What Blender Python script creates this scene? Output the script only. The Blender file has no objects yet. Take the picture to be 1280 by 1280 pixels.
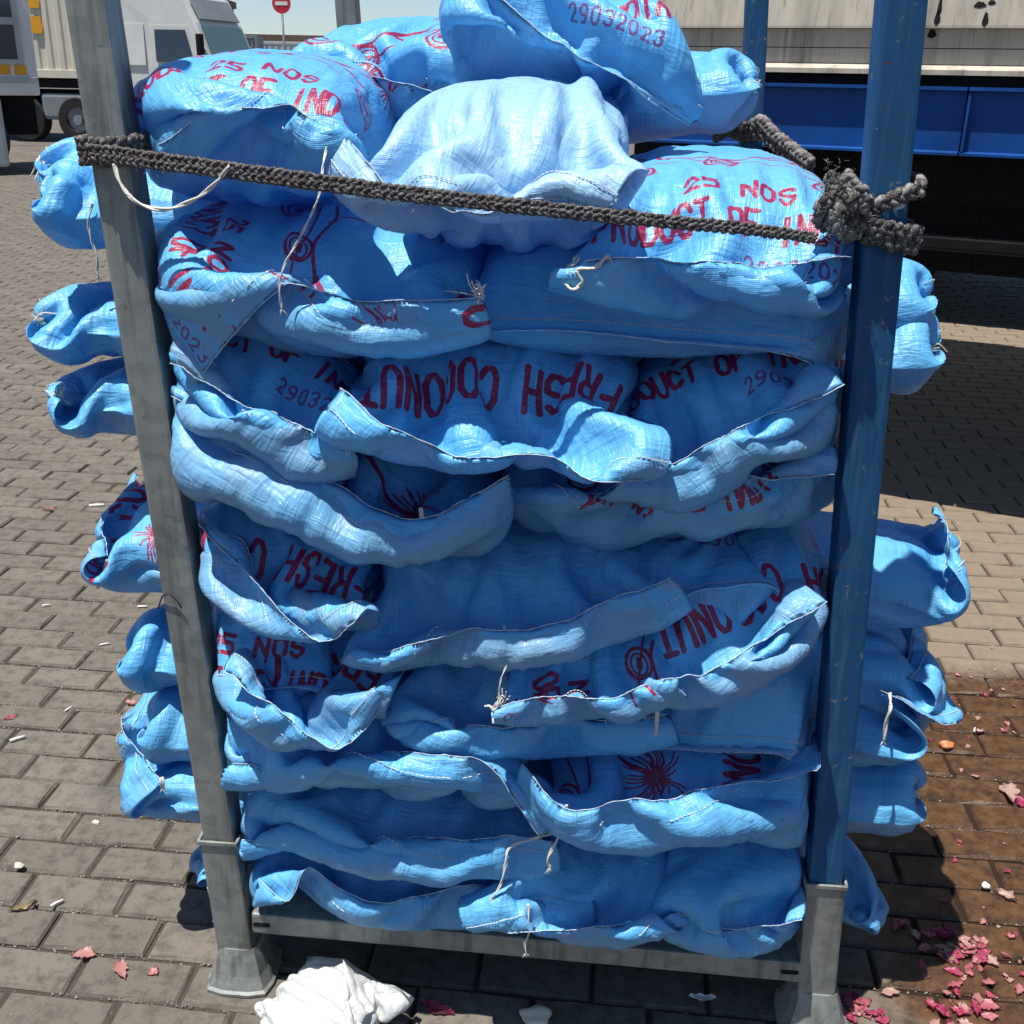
import bpy, bmesh, math, random
import numpy as np
from mathutils import Vector, Matrix
from concurrent.futures import ThreadPoolExecutor

random.seed(7); RNG = np.random.default_rng(7)
SC = bpy.context.scene
COL = SC.collection
R = math.radians

# ------------------------------------------------------------------ camera
cam_d = bpy.data.cameras.new('camera'); cam = bpy.data.objects.new('camera', cam_d); COL.objects.link(cam)
cam_d.sensor_width = 36.0; cam_d.lens = 36.0*1377.34/1280.0
cam_d.clip_start = 0.05; cam_d.clip_end = 2000.0
_F = Vector((-0.0729509, 0.92470054, -0.3736403)); _r = Vector((0.99620842, 0.08536758, 0.01676788)); _u = Vector((-0.04740203, 0.37100038, 0.92742211))
cam.matrix_world = Matrix(((_r.x, _u.x, -_F.x, 0.0889), (_r.y, _u.y, -_F.y, -1.5894), (_r.z, _u.z, -_F.z, 1.6214), (0, 0, 0, 1)))
SC.camera = cam

# ------------------------------------------------------------------ sun, sky, exposure
SUN_VEC = Vector((-0.20, -0.165, 1.0)).normalized()          # towards the sun
sun_d = bpy.data.lights.new('sun', 'SUN'); sun_d.energy = 4.2; sun_d.angle = R(0.5); sun_d.color = (1.0, 0.96, 0.90)
sun = bpy.data.objects.new('sun', sun_d); COL.objects.link(sun)
sun.rotation_euler = SUN_VEC.to_track_quat('Z', 'Y').to_euler()
world = bpy.data.worlds.new('World'); SC.world = world; world.use_nodes = True
wn = world.node_tree.nodes; wl_ = world.node_tree.links
sky = wn.new('ShaderNodeTexSky'); sky.sky_type = 'NISHITA'; sky.sun_disc = False
sky.sun_elevation = math.asin(SUN_VEC.z); sky.sun_rotation = math.atan2(SUN_VEC.x, SUN_VEC.y)
sky.altitude = 0; sky.air_density = .8; sky.dust_density = .3; sky.ozone_density = 4.0
wn['Background'].inputs[1].default_value = 0.072
wl_.new(sky.outputs[0], wn['Background'].inputs[0])
SC.view_settings.view_transform = 'Standard'; SC.view_settings.look = 'None'
SC.view_settings.exposure = 0.75; SC.view_settings.gamma = 1.0; SC.view_settings.use_curve_mapping = False

# ------------------------------------------------------------------ node helpers
class NT:
    def __init__(s, name):
        s.m = bpy.data.materials.new(name); s.m.use_nodes = True
        s.t = s.m.node_tree; s.t.nodes.clear()
        s.out = s.t.nodes.new('ShaderNodeOutputMaterial')
    def n(s, typ, ins=None, **kw):
        nd = s.t.nodes.new(typ)
        for k, v in kw.items(): setattr(nd, k, v)
        for k, v in (ins or {}).items():
            if hasattr(v, 'node'): s.t.links.new(v, nd.inputs[k])
            else: nd.inputs[k].default_value = v
        return nd
    def noise(s, vec, scale, detail=3, rough=.55, dist=0.0):
        return s.n('ShaderNodeTexNoise', {'Vector': vec, 'Scale': scale, 'Detail': detail, 'Roughness': rough, 'Distortion': dist}).outputs['Fac']
    def ramp(s, fac, stops, interp='LINEAR'):
        nd = s.n('ShaderNodeValToRGB', {'Fac': fac}); cr = nd.color_ramp; cr.interpolation = interp
        while len(cr.elements) < len(stops): cr.elements.new(.5)
        for e, (p, c) in zip(cr.elements, stops):
            e.position = p; e.color = (c, c, c, 1) if not isinstance(c, tuple) else (*c, 1)
        return nd.outputs['Color']
    def mix(s, fac, a, b, mode='MIX'):
        nd = s.n('ShaderNodeMix', data_type='RGBA', blend_type=mode)
        for i, v in ((0, fac), (6, a), (7, b)):
            if hasattr(v, 'node'): s.t.links.new(v, nd.inputs[i])
            elif i: nd.inputs[i].default_value = (*v, 1)
            else: nd.inputs[i].default_value = v
        return nd.outputs[2]
    def math(s, op, a, b=0.0, clamp=False):
        nd = s.n('ShaderNodeMath', operation=op, use_clamp=clamp)
        for i, v in enumerate((a, b)):
            if hasattr(v, 'node'): s.t.links.new(v, nd.inputs[i])
            else: nd.inputs[i].default_value = v
        return nd.outputs[0]
    def vmap(s, vec, scale=(1, 1, 1), loc=(0, 0, 0), rot=(0, 0, 0)):
        return s.n('ShaderNodeMapping', {'Vector': vec, 'Scale': scale, 'Location': loc, 'Rotation': rot}).outputs[0]
    def coord(s, which='Object'): return s.n('ShaderNodeTexCoord').outputs[which]
    def pos(s): return s.n('ShaderNodeNewGeometry').outputs['Position']
    def island(s): return s.n('ShaderNodeNewGeometry').outputs['Random Per Island']
    def orand(s): return s.n('ShaderNodeObjectInfo').outputs['Random']
    def uv(s, name): return s.n('ShaderNodeUVMap', uv_map=name).outputs[0]
    def bump(s, h, strength=.3, dist=.01, nrm=None):
        d = {'Height': h, 'Strength': strength, 'Distance': dist}
        if nrm is not None: d['Normal'] = nrm
        return s.n('ShaderNodeBump', d).outputs[0]
    def bsdf(s, col, rough=.6, metal=0.0, spec=.5, nrm=None, **kw):
        d = {'Base Color': col if hasattr(col, 'node') else (*col, 1), 'Roughness': rough, 'Metallic': metal, 'Specular IOR Level': spec}
        if nrm is not None: d['Normal'] = nrm
        d.update(kw)
        return s.n('ShaderNodeBsdfPrincipled', d).outputs[0]
    def done(s, sh):
        s.t.links.new(sh, s.out.inputs[0]); return s.m

# ------------------------------------------------------------------ mesh helpers
class MB:
    def __init__(s): s.v = []; s.f = []
    def add(s, vs, fs):
        o = len(s.v); s.v += [tuple(v) for v in vs]; s.f += [tuple(i+o for i in f) for f in fs]; return s
    def box(s, c, h, M=None, bev=0.0):
        # c centre, h half sizes, optional chamfer
        x, y, z = h; b = min(bev, x*.9, y*.9, z*.9)
        if b <= 0:
            vs = [(sx*x, sy*y, sz*z) for sz in (-1, 1) for sy in (-1, 1) for sx in (-1, 1)]
            fs = [(0, 2, 3, 1), (4, 5, 7, 6), (0, 1, 5, 4), (2, 6, 7, 3), (0, 4, 6, 2), (1, 3, 7, 5)]
        else:
            bm = bmesh.new(); bmesh.ops.create_cube(bm, size=2.0, matrix=Matrix.Diagonal((x, y, z, 1)))
            bmesh.ops.bevel(bm, geom=list(bm.edges), offset=b, segments=2, affect='EDGES', profile=.6)
            bm.verts.index_update(); vs = [v.co[:] for v in bm.verts]; fs = [tuple(v.index for v in f.verts) for f in bm.faces]; bm.free()
        vs = [Vector(v) for v in vs]
        if M is not None: vs = [M @ v for v in vs]
        return s.add([v + Vector(c) for v in vs], fs)
    def tube(s, pts, r, n=8, cap=True, closed=False):
        P = [Vector(p) for p in pts]; m = len(P)
        rad = r if hasattr(r, '__len__') else [r]*m
        prev = None; rings = []
        for i, p in enumerate(P):
            a = P[(i-1) % m] if closed else P[max(i-1, 0)]; b = P[(i+1) % m] if closed else P[min(i+1, m-1)]
            t = (b-a).normalized() if (b-a).length > 1e-9 else Vector((0, 0, 1))
            if prev is None:
                q = t.orthogonal().normalized()
            else:
                q = (prev - t*prev.dot(t)); q = q.normalized() if q.length > 1e-6 else t.orthogonal().normalized()
            prev = q; w = t.cross(q)
            rings.append([p + (q*math.cos(2*math.pi*k/n) + w*math.sin(2*math.pi*k/n))*rad[i] for k in range(n)])
        vs = [v for rg in rings for v in rg]; fs = []
        for i in range(m if closed else m-1):
            j = (i+1) % m
            for k in range(n):
                fs.append((i*n+k, i*n+(k+1) % n, j*n+(k+1) % n, j*n+k))
        if cap and not closed:
            fs.append(tuple(reversed(range(n)))); fs.append(tuple((m-1)*n+k for k in range(n)))
        return s.add(vs, fs)
    def prism(s, poly, axis_from, axis_to, up=(0, 0, 1)):
        # extrude a 2-D profile (side, up) along a straight line
        A = Vector(axis_from); B = Vector(axis_to); d = (B-A).normalized(); u = Vector(up); sd = d.cross(u).normalized(); u = sd.cross(d)
        n = len(poly)
        vs = [A + sd*p[0] + u*p[1] for p in poly] + [B + sd*p[0] + u*p[1] for p in poly]
        fs = [(i, (i+1) % n, n+(i+1) % n, n+i) for i in range(n)] + [tuple(reversed(range(n))), tuple(range(n, 2*n))]
        return s.add(vs, fs)
    def mesh(s, name, mat, smooth=False):
        me = bpy.data.meshes.new(name); me.from_pydata(s.v, [], s.f)
        bm = bmesh.new(); bm.from_mesh(me); bmesh.ops.recalc_face_normals(bm, faces=bm.faces); bm.to_mesh(me); bm.free()
        if mat: me.materials.append(mat)
        if smooth: me.polygons.foreach_set('use_smooth', [True]*len(me.polygons))
        me.update(); return me
    def build(s, name, mat, parent=None, smooth=False, loc=None):
        return link(name, s.mesh(name, mat, smooth), parent, loc)

def link(name, me, parent=None, loc=None):
    o = bpy.data.objects.new(name, me); COL.objects.link(o)
    if parent is not None: o.parent = parent
    if loc is not None: o.location = loc
    return o
def empty(name, loc=(0, 0, 0), rz=0.0):
    o = bpy.data.objects.new(name, None); COL.objects.link(o); o.location = loc; o.rotation_euler = (0, 0, rz); o.empty_display_size = .1; return o
def tag(o, label=None, cat=None, group=None, kind=None):
    if label: o['label'] = label
    if cat: o['category'] = cat
    if group: o['group'] = group
    if kind: o['kind'] = kind
    return o
def spline(pts, k=6):
    P = np.array(pts, float)
    if len(P) < 3: return [tuple(p) for p in P]
    Q = np.vstack([2*P[0]-P[1], P, 2*P[-1]-P[-2]]); out = []
    for i in range(1, len(Q)-2):
        for t in np.linspace(0, 1, k, endpoint=False):
            a, b, c, d = Q[i-1], Q[i], Q[i+1], Q[i+2]
            out.append(tuple(.5*((2*b)+(-a+c)*t+(2*a-5*b+4*c-d)*t*t+(-a+3*b-3*c+d)*t**3)))
    out.append(tuple(P[-1])); return out

# ------------------------------------------------------------------ the print on the sacks (drawn here, stroke by stroke)
#   channel R: red print, channel G: stamped date.  1 px = 0.5 mm, 0.5 x 0.8 m, origin at the mouth seam, lower left
PW, PH = 1000, 1600
_ink = np.zeros((PH, PW, 2), np.float32)
def seg(ch, a, b, w):
    # a, b in metres, w = stroke width in metres
    a = np.array(a)*2000; b = np.array(b)*2000; w = w*1000
    lo = np.floor(np.minimum(a, b)-w-2).astype(int); hi = np.ceil(np.maximum(a, b)+w+2).astype(int)
    x0, y0 = max(lo[0], 0), max(lo[1], 0); x1, y1 = min(hi[0], PW-1), min(hi[1], PH-1)
    if x1 <= x0 or y1 <= y0: return
    X, Y = np.meshgrid(np.arange(x0, x1+1), np.arange(y0, y1+1))
    d = b-a; L2 = max(float(d@d), 1e-6)
    t = np.clip(((X-a[0])*d[0]+(Y-a[1])*d[1])/L2, 0, 1)
    dist = np.hypot(X-a[0]-t*d[0], Y-a[1]-t*d[1])
    v = np.clip(w-dist+.5, 0, 1)
    _ink[y0:y1+1, x0:x1+1, ch] = np.maximum(_ink[y0:y1+1, x0:x1+1, ch], v)
def poly(ch, pts, w, closed=False):
    P = list(pts) + ([pts[0]] if closed else [])
    for a, b in zip(P[:-1], P[1:]): seg(ch, a, b, w)
_o = [(.3, 0), (.7, 0), (1, .22), (1, .78), (.7, 1), (.3, 1), (0, .78), (0, .22)]
GL = {'F': [[(0, 0), (0, 1), (1, 1)], [(0, .52), (.8, .52)]], 'R': [[(0, 0), (0, 1), (.7, 1), (1, .85), (1, .65), (.7, .5), (0, .5)], [(.5, .5), (1, 0)]],
 'E': [[(1, 0), (0, 0), (0, 1), (1, 1)], [(0, .52), (.8, .52)]], 'S': [[(0, .22), (.3, 0), (.7, 0), (1, .2), (1, .4), (0, .62), (0, .8), (.3, 1), (.7, 1), (1, .8)]],
 'H': [[(0, 0), (0, 1)], [(1, 0), (1, 1)], [(0, .5), (1, .5)]], 'C': [[(1, .28), (.7, 0), (.3, 0), (0, .22), (0, .78), (.3, 1), (.7, 1), (1, .75)]],
 'O': [_o + [_o[0]]], 'N': [[(0, 0), (0, 1), (1, 0), (1, 1)]], 'U': [[(0, 1), (0, .22), (.3, 0), (.7, 0), (1, .22), (1, 1)]], 'T': [[(.5, 0), (.5, 1)], [(0, 1), (1, 1)]],
 'P': [[(0, 0), (0, 1), (.7, 1), (1, .85), (1, .62), (.7, .46), (0, .46)]], 'D': [[(0, 0), (0, 1), (.65, 1), (1, .75), (1, .25), (.65, 0), (0, 0)]], 'I': [[(.5, 0), (.5, 1)]],
 'A': [[(0, 0), (.5, 1), (1, 0)], [(.2, .35), (.8, .35)]], '2': [[(0, .78), (.3, 1), (.7, 1), (1, .8), (1, .6), (0, 0), (1, 0)]], '5': [[(1, 1), (0, 1), (0, .55), (.7, .58), (1, .4), (1, .18), (.7, 0), (0, .05)]],
 '0': [_o + [_o[0]]], '9': [[(.1, 0), (.7, .05), (1, .5), (1, .8), (.7, 1), (.3, 1), (0, .82), (0, .62), (.3, .45), (1, .52)]],
 '3': [[(0, .85), (.3, 1), (.7, 1), (1, .8), (1, .65), (.6, .53), (1, .4), (1, .2), (.7, 0), (.3, 0), (0, .15)]]}
def text(ch, s, x, y, h, w, adv, stroke, arc=0.0, xc=None, slope=0.0):
    n = len(s); tot = n*adv
    x = x if xc is None else xc-tot/2
    for i, c in enumerate(s):
        if c == ' ': continue
        ww = w*(.35 if c == 'I' else 1); ox = x+i*adv+(adv-ww)/2
        f = (i+.5)/n*2-1; dy = -arc*f*f + slope*f; rot = math.atan((-2*arc*f+slope)/(tot/2))
        cx, cy = ox+ww/2, y+dy+h/2; co, si = math.cos(rot), math.sin(rot)
        for st in GL[c]:
            q = [((px-.5)*ww, (py-.5)*h) for px, py in st]
            poly(ch, [(cx+a*co-b*si, cy+a*si+b*co) for a, b in q], stroke)
text(0, 'PRODUCT OF INDIA', 0, .098, .045, .0186, .0270, .0084, arc=.010, xc=.25)
text(0, '25 NOS', 0, .168, .030, .0195, .030, .0076, xc=.27)
text(1, '29032023', 0, .042, .024, .0122, .0215, .0046, xc=.37, slope=-.004)
text(0, 'FRESH COCONUT', 0, .600, .064, .0240, .0366, .0104, xc=.25)
def ell(ch, c, a, b, w, rot=0.0, t0=0, t1=2*math.pi):
    t = np.linspace(t0, t1, 28); co, si = math.cos(rot), math.sin(rot)
    poly(ch, [(c[0]+a*math.cos(k)*co-b*math.sin(k)*si, c[1]+a*math.cos(k)*si+b*math.sin(k)*co) for k in t], w)
_pr = random.Random(3)
for bx, by, bl, tx, ty in ((.17, .33, .10, .10, .49), (.30, .335, .10, .41, .475)):     # two leaning trunks with spiky crowns
    poly(0, spline([(bx, by), ((bx+tx)/2+.012, (by+ty)/2-.012), (tx, ty)], 6), .0085)
    for k in range(34):
        an = 2*math.pi*k/34+_pr.uniform(-.06, .06); ln = _pr.uniform(.035, .066)
        poly(0, [(tx+.006*math.cos(an), ty+.006*math.sin(an)), (tx+ln*.6*math.cos(an), ty+ln*.6*math.sin(an)+.003), (tx+ln*math.cos(an), ty+ln*math.sin(an)-.010)], .0034)
poly(0, spline([(.07, .315), (.16, .335), (.24, .322), (.34, .34), (.44, .318)], 8), .006)
poly(0, spline([(.10, .298), (.2, .308), (.3, .296), (.42, .302)], 8), .004)
for cx, cy, rr in ((.11, .262, .034), (.43, .275, .032), (.25, .30, .026)):              # coconut halves
    ell(0, (cx, cy), rr, rr*.8, .0058, .4); ell(0, (cx+.002, cy), rr*.72, rr*.5, .0040, .4)
    for k in range(9): seg(0, (cx-rr*.35+k*rr*.08, cy-rr*.12), (cx-rr*.3+k*rr*.08, cy+rr*.16), .0030)
    for k in range(16):
        an = math.pi+k*.2; seg(0, (cx+rr*math.cos(an), cy+rr*.8*math.sin(an)), (cx+rr*1.12*math.cos(an+.1), cy+rr*.92*math.sin(an+.1)), .0022)
_img = bpy.data.images.new('sack_print', PW, PH, alpha=False, float_buffer=False); _img.colorspace_settings.name = 'Non-Color'
_px = np.ones((PH, PW, 4), np.float32); _px[..., 0] = _ink[..., 0]; _px[..., 1] = _ink[..., 1]; _px[..., 2] = 0
_img.pixels.foreach_set(_px.ravel()); _img.pack()

# ------------------------------------------------------------------ materials
def m_sack(pale=0.0):
    s = NT('woven_sack' if not pale else 'bleached_sack'); uv = s.uv('fabric'); pu = s.uv('print')
    im = s.n('ShaderNodeTexImage', {'Vector': pu}); im.image = _img; im.extension = 'CLIP'
    sep = s.n('ShaderNodeSeparateColor', {'Color': im.outputs['Color']})
    rnd = s.orand()
    off = s.n('ShaderNodeCombineXYZ', {'X': s.math('MULTIPLY', rnd, 37.0), 'Y': s.math('MULTIPLY', rnd, 91.0)}).outputs[0]
    uvo = s.n('ShaderNodeVectorMath', {0: uv, 1: off}, operation='ADD').outputs[0]
    big = s.noise(uvo, 5.0, 3, .6); mid = s.noise(uvo, 26, 4, .65)
    base = s.mix(s.ramp(big, [(.32, 0.0), (.68, 1.0)]), (.115, .46, .83), (.175, .55, .89))
    base = s.mix(s.math('MULTIPLY', rnd, .5), base, (.14, .50, .84))
    dirt = s.ramp(s.math('ADD', s.math('MULTIPLY', big, .75), s.math('MULTIPLY', mid, .4)), [(.62, 0.0), (.82, .32)])
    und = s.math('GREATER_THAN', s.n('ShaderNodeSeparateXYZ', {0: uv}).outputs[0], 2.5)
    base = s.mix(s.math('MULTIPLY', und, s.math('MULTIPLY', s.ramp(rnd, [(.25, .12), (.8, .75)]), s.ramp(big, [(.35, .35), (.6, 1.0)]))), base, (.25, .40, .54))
    base = s.mix(dirt, base, (.25, .36, .48))
    base = s.mix(s.ramp(s.noise(uvo, 140, 2, .5), [(.60, 0.0), (.75, .22)]), base, (.34, .60, .88))
    if pale: base = s.mix(pale, base, (.64, .80, .88))
    fade = s.ramp(s.noise(uvo, 150, 3, .7), [(.30, .45), (.42, 1.0)])
    ink = s.math('MULTIPLY', sep.outputs[0], fade); dat = s.math('MULTIPLY', sep.outputs[1], fade)
    col = s.mix(ink, base, (.36, .018, .065)); col = s.mix(s.math('MULTIPLY', dat, .85), col, (.20, .02, .16))
    # relief: weave, long creases along the tube, crumple
    wa = s.n('ShaderNodeTexWave', {'Vector': uv, 'Scale': 125.0, 'Distortion': .4, 'Detail': 1.0}, wave_type='BANDS', bands_direction='X').outputs['Fac']
    wb = s.n('ShaderNodeTexWave', {'Vector': uv, 'Scale': 125.0, 'Distortion': .4, 'Detail': 1.0}, wave_type='BANDS', bands_direction='Y').outputs['Fac']
    weave = s.math('ADD', wa, wb)
    cre = s.noise(s.vmap(uvo, (34, 7, 1)), 1.0, 4, .6, .6)
    cre = s.math('ABSOLUTE', s.math('SUBTRACT', cre, .5))
    cru = s.n('ShaderNodeTexVoronoi', {'Vector': s.vmap(uvo, (16, 11, 1)), 'Scale': 1.0, 'Detail': 2.0}, feature='F1').outputs['Distance']
    cr2 = s.math('ABSOLUTE', s.math('SUBTRACT', s.noise(s.vmap(uvo, (9, 42, 1), (0, 0, 0), (0, 0, .75)), 1.0, 3, .55, .3), .5))
    rid = s.math('ABSOLUTE', s.math('SUBTRACT', s.noise(uvo, 17, 3, .5, .4), .5))
    h = s.math('ADD', s.math('ADD', s.math('MULTIPLY', cre, 1.5), s.math('MULTIPLY', cr2, 1.35)), s.math('ADD', s.math('MULTIPLY', rid, .8), s.math('MULTIPLY', cru, .10)))
    nb = s.bump(h, .42, .012); nb = s.bump(weave, .20, .0010, nb)
    p = s.bsdf(col, s.ramp(mid, [(.3, .30), (.7, .44)]), 0.0, .60, nb)
    tr = s.n('ShaderNodeBsdfTranslucent', {'Color': s.mix(.55, col, (.02, .22, .75)), 'Normal': nb}).outputs[0]
    return s.done(s.n('ShaderNodeMixShader', {0: .22, 1: p, 2: tr}).outputs[0])
def m_plain(name, col, rough=.6, metal=0.0, spec=.5, var=.25, scale=8.0, bump=.1, dark=None):
    s = NT(name); c = s.coord('Object'); a = s.noise(c, scale, 4, .65); b = s.noise(c, scale*7, 3, .6)
    dark = dark or tuple(v*(1-var) for v in col); lite = tuple(min(1, v*(1+var*.5)) for v in col)
    cc = s.mix(s.ramp(a, [(.3, 0.0), (.7, 1.0)]), dark, lite)
    return s.done(s.bsdf(cc, s.ramp(b, [(.3, rough*.85), (.7, min(1, rough*1.1))]), metal, spec, s.bump(b, bump, .004)))
def m_galv():
    s = NT('galvanised_steel'); c = s.coord('Object')
    v = s.n('ShaderNodeTexVoronoi', {'Vector': c, 'Scale': 55.0, 'Randomness': 1.0}, feature='F1').outputs['Color']
    sp = s.n('ShaderNodeSeparateColor', {'Color': v}).outputs[0]
    a = s.noise(c, 9, 5, .7); st = s.noise(s.vmap(c, (40, 40, 3)), 1.0, 4, .6)
    base = s.mix(sp, (.20, .215, .205), (.285, .30, .28))
    base = s.mix(s.ramp(a, [(.38, 0.0), (.75, .7)]), base, (.36, .36, .32))
    base = s.mix(s.ramp(st, [(.50, 0.0), (.68, .7)]), base, (.10, .095, .08))
    base = s.mix(s.ramp(s.noise(c, 60, 3, .7), [(.66, 0.0), (.72, .6)]), base, (.10, .085, .07))
    return s.done(s.bsdf(base, s.ramp(a, [(.3, .42), (.7, .65)]), .35, .5, s.bump(s.math('ADD', sp, st), .12, .002)))
def m_bluepaint():
    s = NT('blue_paint'); c = s.coord('Object'); a = s.noise(c, 7, 5, .7)
    st = s.noise(s.vmap(c, (60, 60, 3.5)), 1.0, 5, .65); chip = s.noise(c, 38, 5, .75)
    base = s.mix(s.ramp(a, [(.3, 0.0), (.7, 1.0)]), (.007, .062, .155), (.013, .092, .205))
    base = s.mix(s.ramp(st, [(.52, 0.0), (.70, .5)]), base, (.06, .16, .26))
    cf = s.ramp(chip, [(.625, 0.0), (.645, 1.0)])
    base = s.mix(cf, base, (.16, .17, .17))
    base = s.mix(s.ramp(s.noise(c, 90, 3, .7), [(.65, 0.0), (.69, .9)]), base, (.085, .04, .022))
    return s.done(s.bsdf(base, s.ramp(a, [(.3, .55), (.7, .72)]), 0.0, .3, s.bump(s.math('SUBTRACT', st, s.math('MULTIPLY', cf, .8)), .2, .002)))
def m_block():
    s = NT('paving_concrete'); p = s.pos(); rn = s.math('FRACT', s.math('ADD', s.island(), s.orand()))
    a = s.noise(p, 2.2, 5, .65); b = s.noise(p, 26, 5, .7); f = s.noise(p, 300, 3, .7)
    base = s.mix(rn, (.118, .103, .082), (.165, .145, .116))
    base = s.mix(s.ramp(a, [(.35, 0.0), (.7, .65)]), base, (.140, .124, .102))
    base = s.mix(s.ramp(b, [(.46, 0.0), (.66, .60)]), base, (.036, .031, .027))
    base = s.mix(s.ramp(f, [(.60, 0.0), (.76, .6)]), base, (.28, .26, .23))
    base = s.mix(s.ramp(f, [(.26, .55), (.40, 0.0)]), base, (.05, .045, .04))
    # tan, drier paving towards the trailer; a wet onion stain on the right of the rack, oil spots on the left
    xyz = s.n('ShaderNodeSeparateXYZ', {0: p}); X, Y = xyz.outputs[0], xyz.outputs[1]
    wob = s.math('MULTIPLY', s.math('SUBTRACT', s.noise(p, 3.5, 5, .7), .5), .9)
    tan_ = s.ramp(s.math('ADD', X, wob), [(.5, 0.0), (.9, 1.0)])
    base = s.mix(s.math('MULTIPLY', tan_, .75), base, s.mix(b, (.27, .205, .14), (.18, .135, .09)))
    rx = s.math('SUBTRACT', 1.0, s.math('ABSOLUTE', s.math('MULTIPLY', s.math('SUBTRACT', X, 1.55), 1.02)))
    ry = s.math('SUBTRACT', 1.38, s.math('ADD', Y, s.math('MULTIPLY', wob, .45)))
    wet = s.math('MINIMUM', s.ramp(s.math('ADD', rx, wob), [(-.02, 0.0), (.16, 1.0)]), s.ramp(ry, [(.0, 0.0), (.12, 1.0)]))
    base = s.mix(s.math('MULTIPLY', wet, .93), base, s.mix(s.ramp(b, [(.38, 0.0), (.66, 1.0)]), (.105, .052, .022), (.028, .013, .007)))
    oil = s.n('ShaderNodeVectorMath', {0: p, 1: (-.90, .62, 0)}, operation='DISTANCE').outputs['Value']
    base = s.mix(s.ramp(s.math('ADD', oil, s.math('MULTIPLY', wob, .45)), [(.05, .7), (.24, 0.0)]), base, (.055, .052, .056))
    rough = s.mix(wet, (.85, .85, .85), (.30, .30, .30))
    return s.done(s.bsdf(base, rough, 0.0, .35, s.bump(s.math('ADD', s.math('MULTIPLY', b, .8), s.math('MULTIPLY', f, .35)), .55, .006)))
def m_bed():
    s = NT('joint_sand'); p = s.pos(); a = s.noise(p, 120, 4, .7); b = s.noise(p, 9, 4, .6)
    base = s.mix(a, (.028, .023, .018), (.095, .080, .064)); base = s.mix(s.ramp(b, [(.4, 0.0), (.7, .6)]), base, (.045, .036, .028))
    xyz = s.n('ShaderNodeSeparateXYZ', {0: p}); X, Y = xyz.outputs[0], xyz.outputs[1]; wob = s.math('MULTIPLY', s.math('SUBTRACT', s.noise(p, 3.5, 5, .7), .5), .9)
    wet = s.math('MINIMUM', s.ramp(s.math('ADD', s.math('SUBTRACT', 1.0, s.math('ABSOLUTE', s.math('MULTIPLY', s.math('SUBTRACT', X, 1.55), 1.02))), wob), [(-.02, 0.0), (.16, 1.0)]), s.ramp(s.math('SUBTRACT', 1.38, s.math('ADD', Y, s.math('MULTIPLY', wob, .45))), [(.0, 0.0), (.12, 1.0)]))
    base = s.mix(s.math('MULTIPLY', wet, .9), base, (.022, .010, .005))
    return s.done(s.bsdf(base, .95, 0, .2, s.bump(a, .6, .004)))
def m_far():
    s = NT('far_paving'); p = s.pos()
    br = s.n('ShaderNodeTexBrick', {'Vector': s.vmap(p, (1, 1, 1), (0, 0, 0), (0, 0, R(1.4))), 'Color1': (.105, .096, .083, 1), 'Color2': (.125, .114, .10, 1), 'Mortar': (.07, .062, .054, 1), 'Scale': 1.0, 'Mortar Size': .006, 'Brick Width': .218, 'Row Height': .104})
    a = s.noise(p, .35, 5, .65); b = s.noise(p, 3.0, 4, .6)
    base = s.mix(s.ramp(a, [(.35, 0.0), (.7, .6)]), br.outputs['Color'], (.135, .124, .108)); base = s.mix(s.ramp(b, [(.5, 0.0), (.75, .5)]), base, (.12, .108, .095))
    return s.done(s.bsdf(base, .9, 0, .2))
def m_rope():
    s = NT('braided_rope'); c = s.coord('Object'); rn = s.island(); a = s.noise(c, 14, 3, .6); f = s.noise(c, 620, 3, .7); g = s.noise(c, 160, 3, .6)
    base = s.ramp(rn, [(.0, (.022, .021, .023)), (.36, (.045, .042, .044)), (.40, (.17, .16, .16)), (.72, (.23, .22, .21)), (.76, (.045, .042, .044)), (1.0, (.32, .30, .285))])
    base = s.mix(s.ramp(f, [(.50, 0.0), (.60, .8)]), base, (.36, .34, .31)); base = s.mix(s.ramp(g, [(.52, 0.0), (.62, .8)]), base, (.020, .018, .020))
    base = s.mix(s.ramp(a, [(.48, 0.0), (.7, .35)]), base, (.12, .065, .055))
    return s.done(s.bsdf(base, .9, 0, .2, s.bump(f, .5, .0015)))
def m_tarp():
    s = NT('weathered_beige_panel'); c = s.pos()
    st = s.noise(s.vmap(c, (9, 9, .7)), 1.0, 5, .65); b = s.noise(c, 2.0, 4, .6); d = s.noise(s.vmap(c, (30, 30, 2)), 1.0, 4, .7)
    base = s.mix(s.ramp(b, [(.3, 0.0), (.7, 1.0)]), (.47, .42, .335), (.57, .515, .42))
    base = s.mix(s.ramp(st, [(.46, 0.0), (.70, .75)]), base, (.23, .205, .165)); base = s.mix(s.ramp(d, [(.56, 0.0), (.70, .6)]), base, (.14, .12, .09))
    return s.done(s.bsdf(base, .75, 0, .3, s.bump(st, .15, .01)))
def m_onion():
    s = NT('red_onion_skin'); c = s.coord('Object'); rn = s.math('FRACT', s.math('ADD', s.island(), s.orand()))
    base = s.ramp(rn, [(0, (.30, .015, .08)), (.3, (.42, .05, .11)), (.65, (.46, .20, .18)), (1, (.46, .31, .25))])
    base = s.mix(s.ramp(s.noise(s.vmap(c, (90, 14, 20)), 1.0, 3, .6), [(.45, 0.0), (.7, .5)]), base, (.52, .30, .28))
    p = s.bsdf(base, .45, 0, .5); t = s.n('ShaderNodeBsdfTranslucent', {'Color': base}).outputs[0]
    return s.done(s.n('ShaderNodeMixShader', {0: .3, 1: p, 2: t}).outputs[0])
def m_glass(name, col):
    s = NT(name); return s.done(s.bsdf(col, .08, 0, .8))
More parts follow.
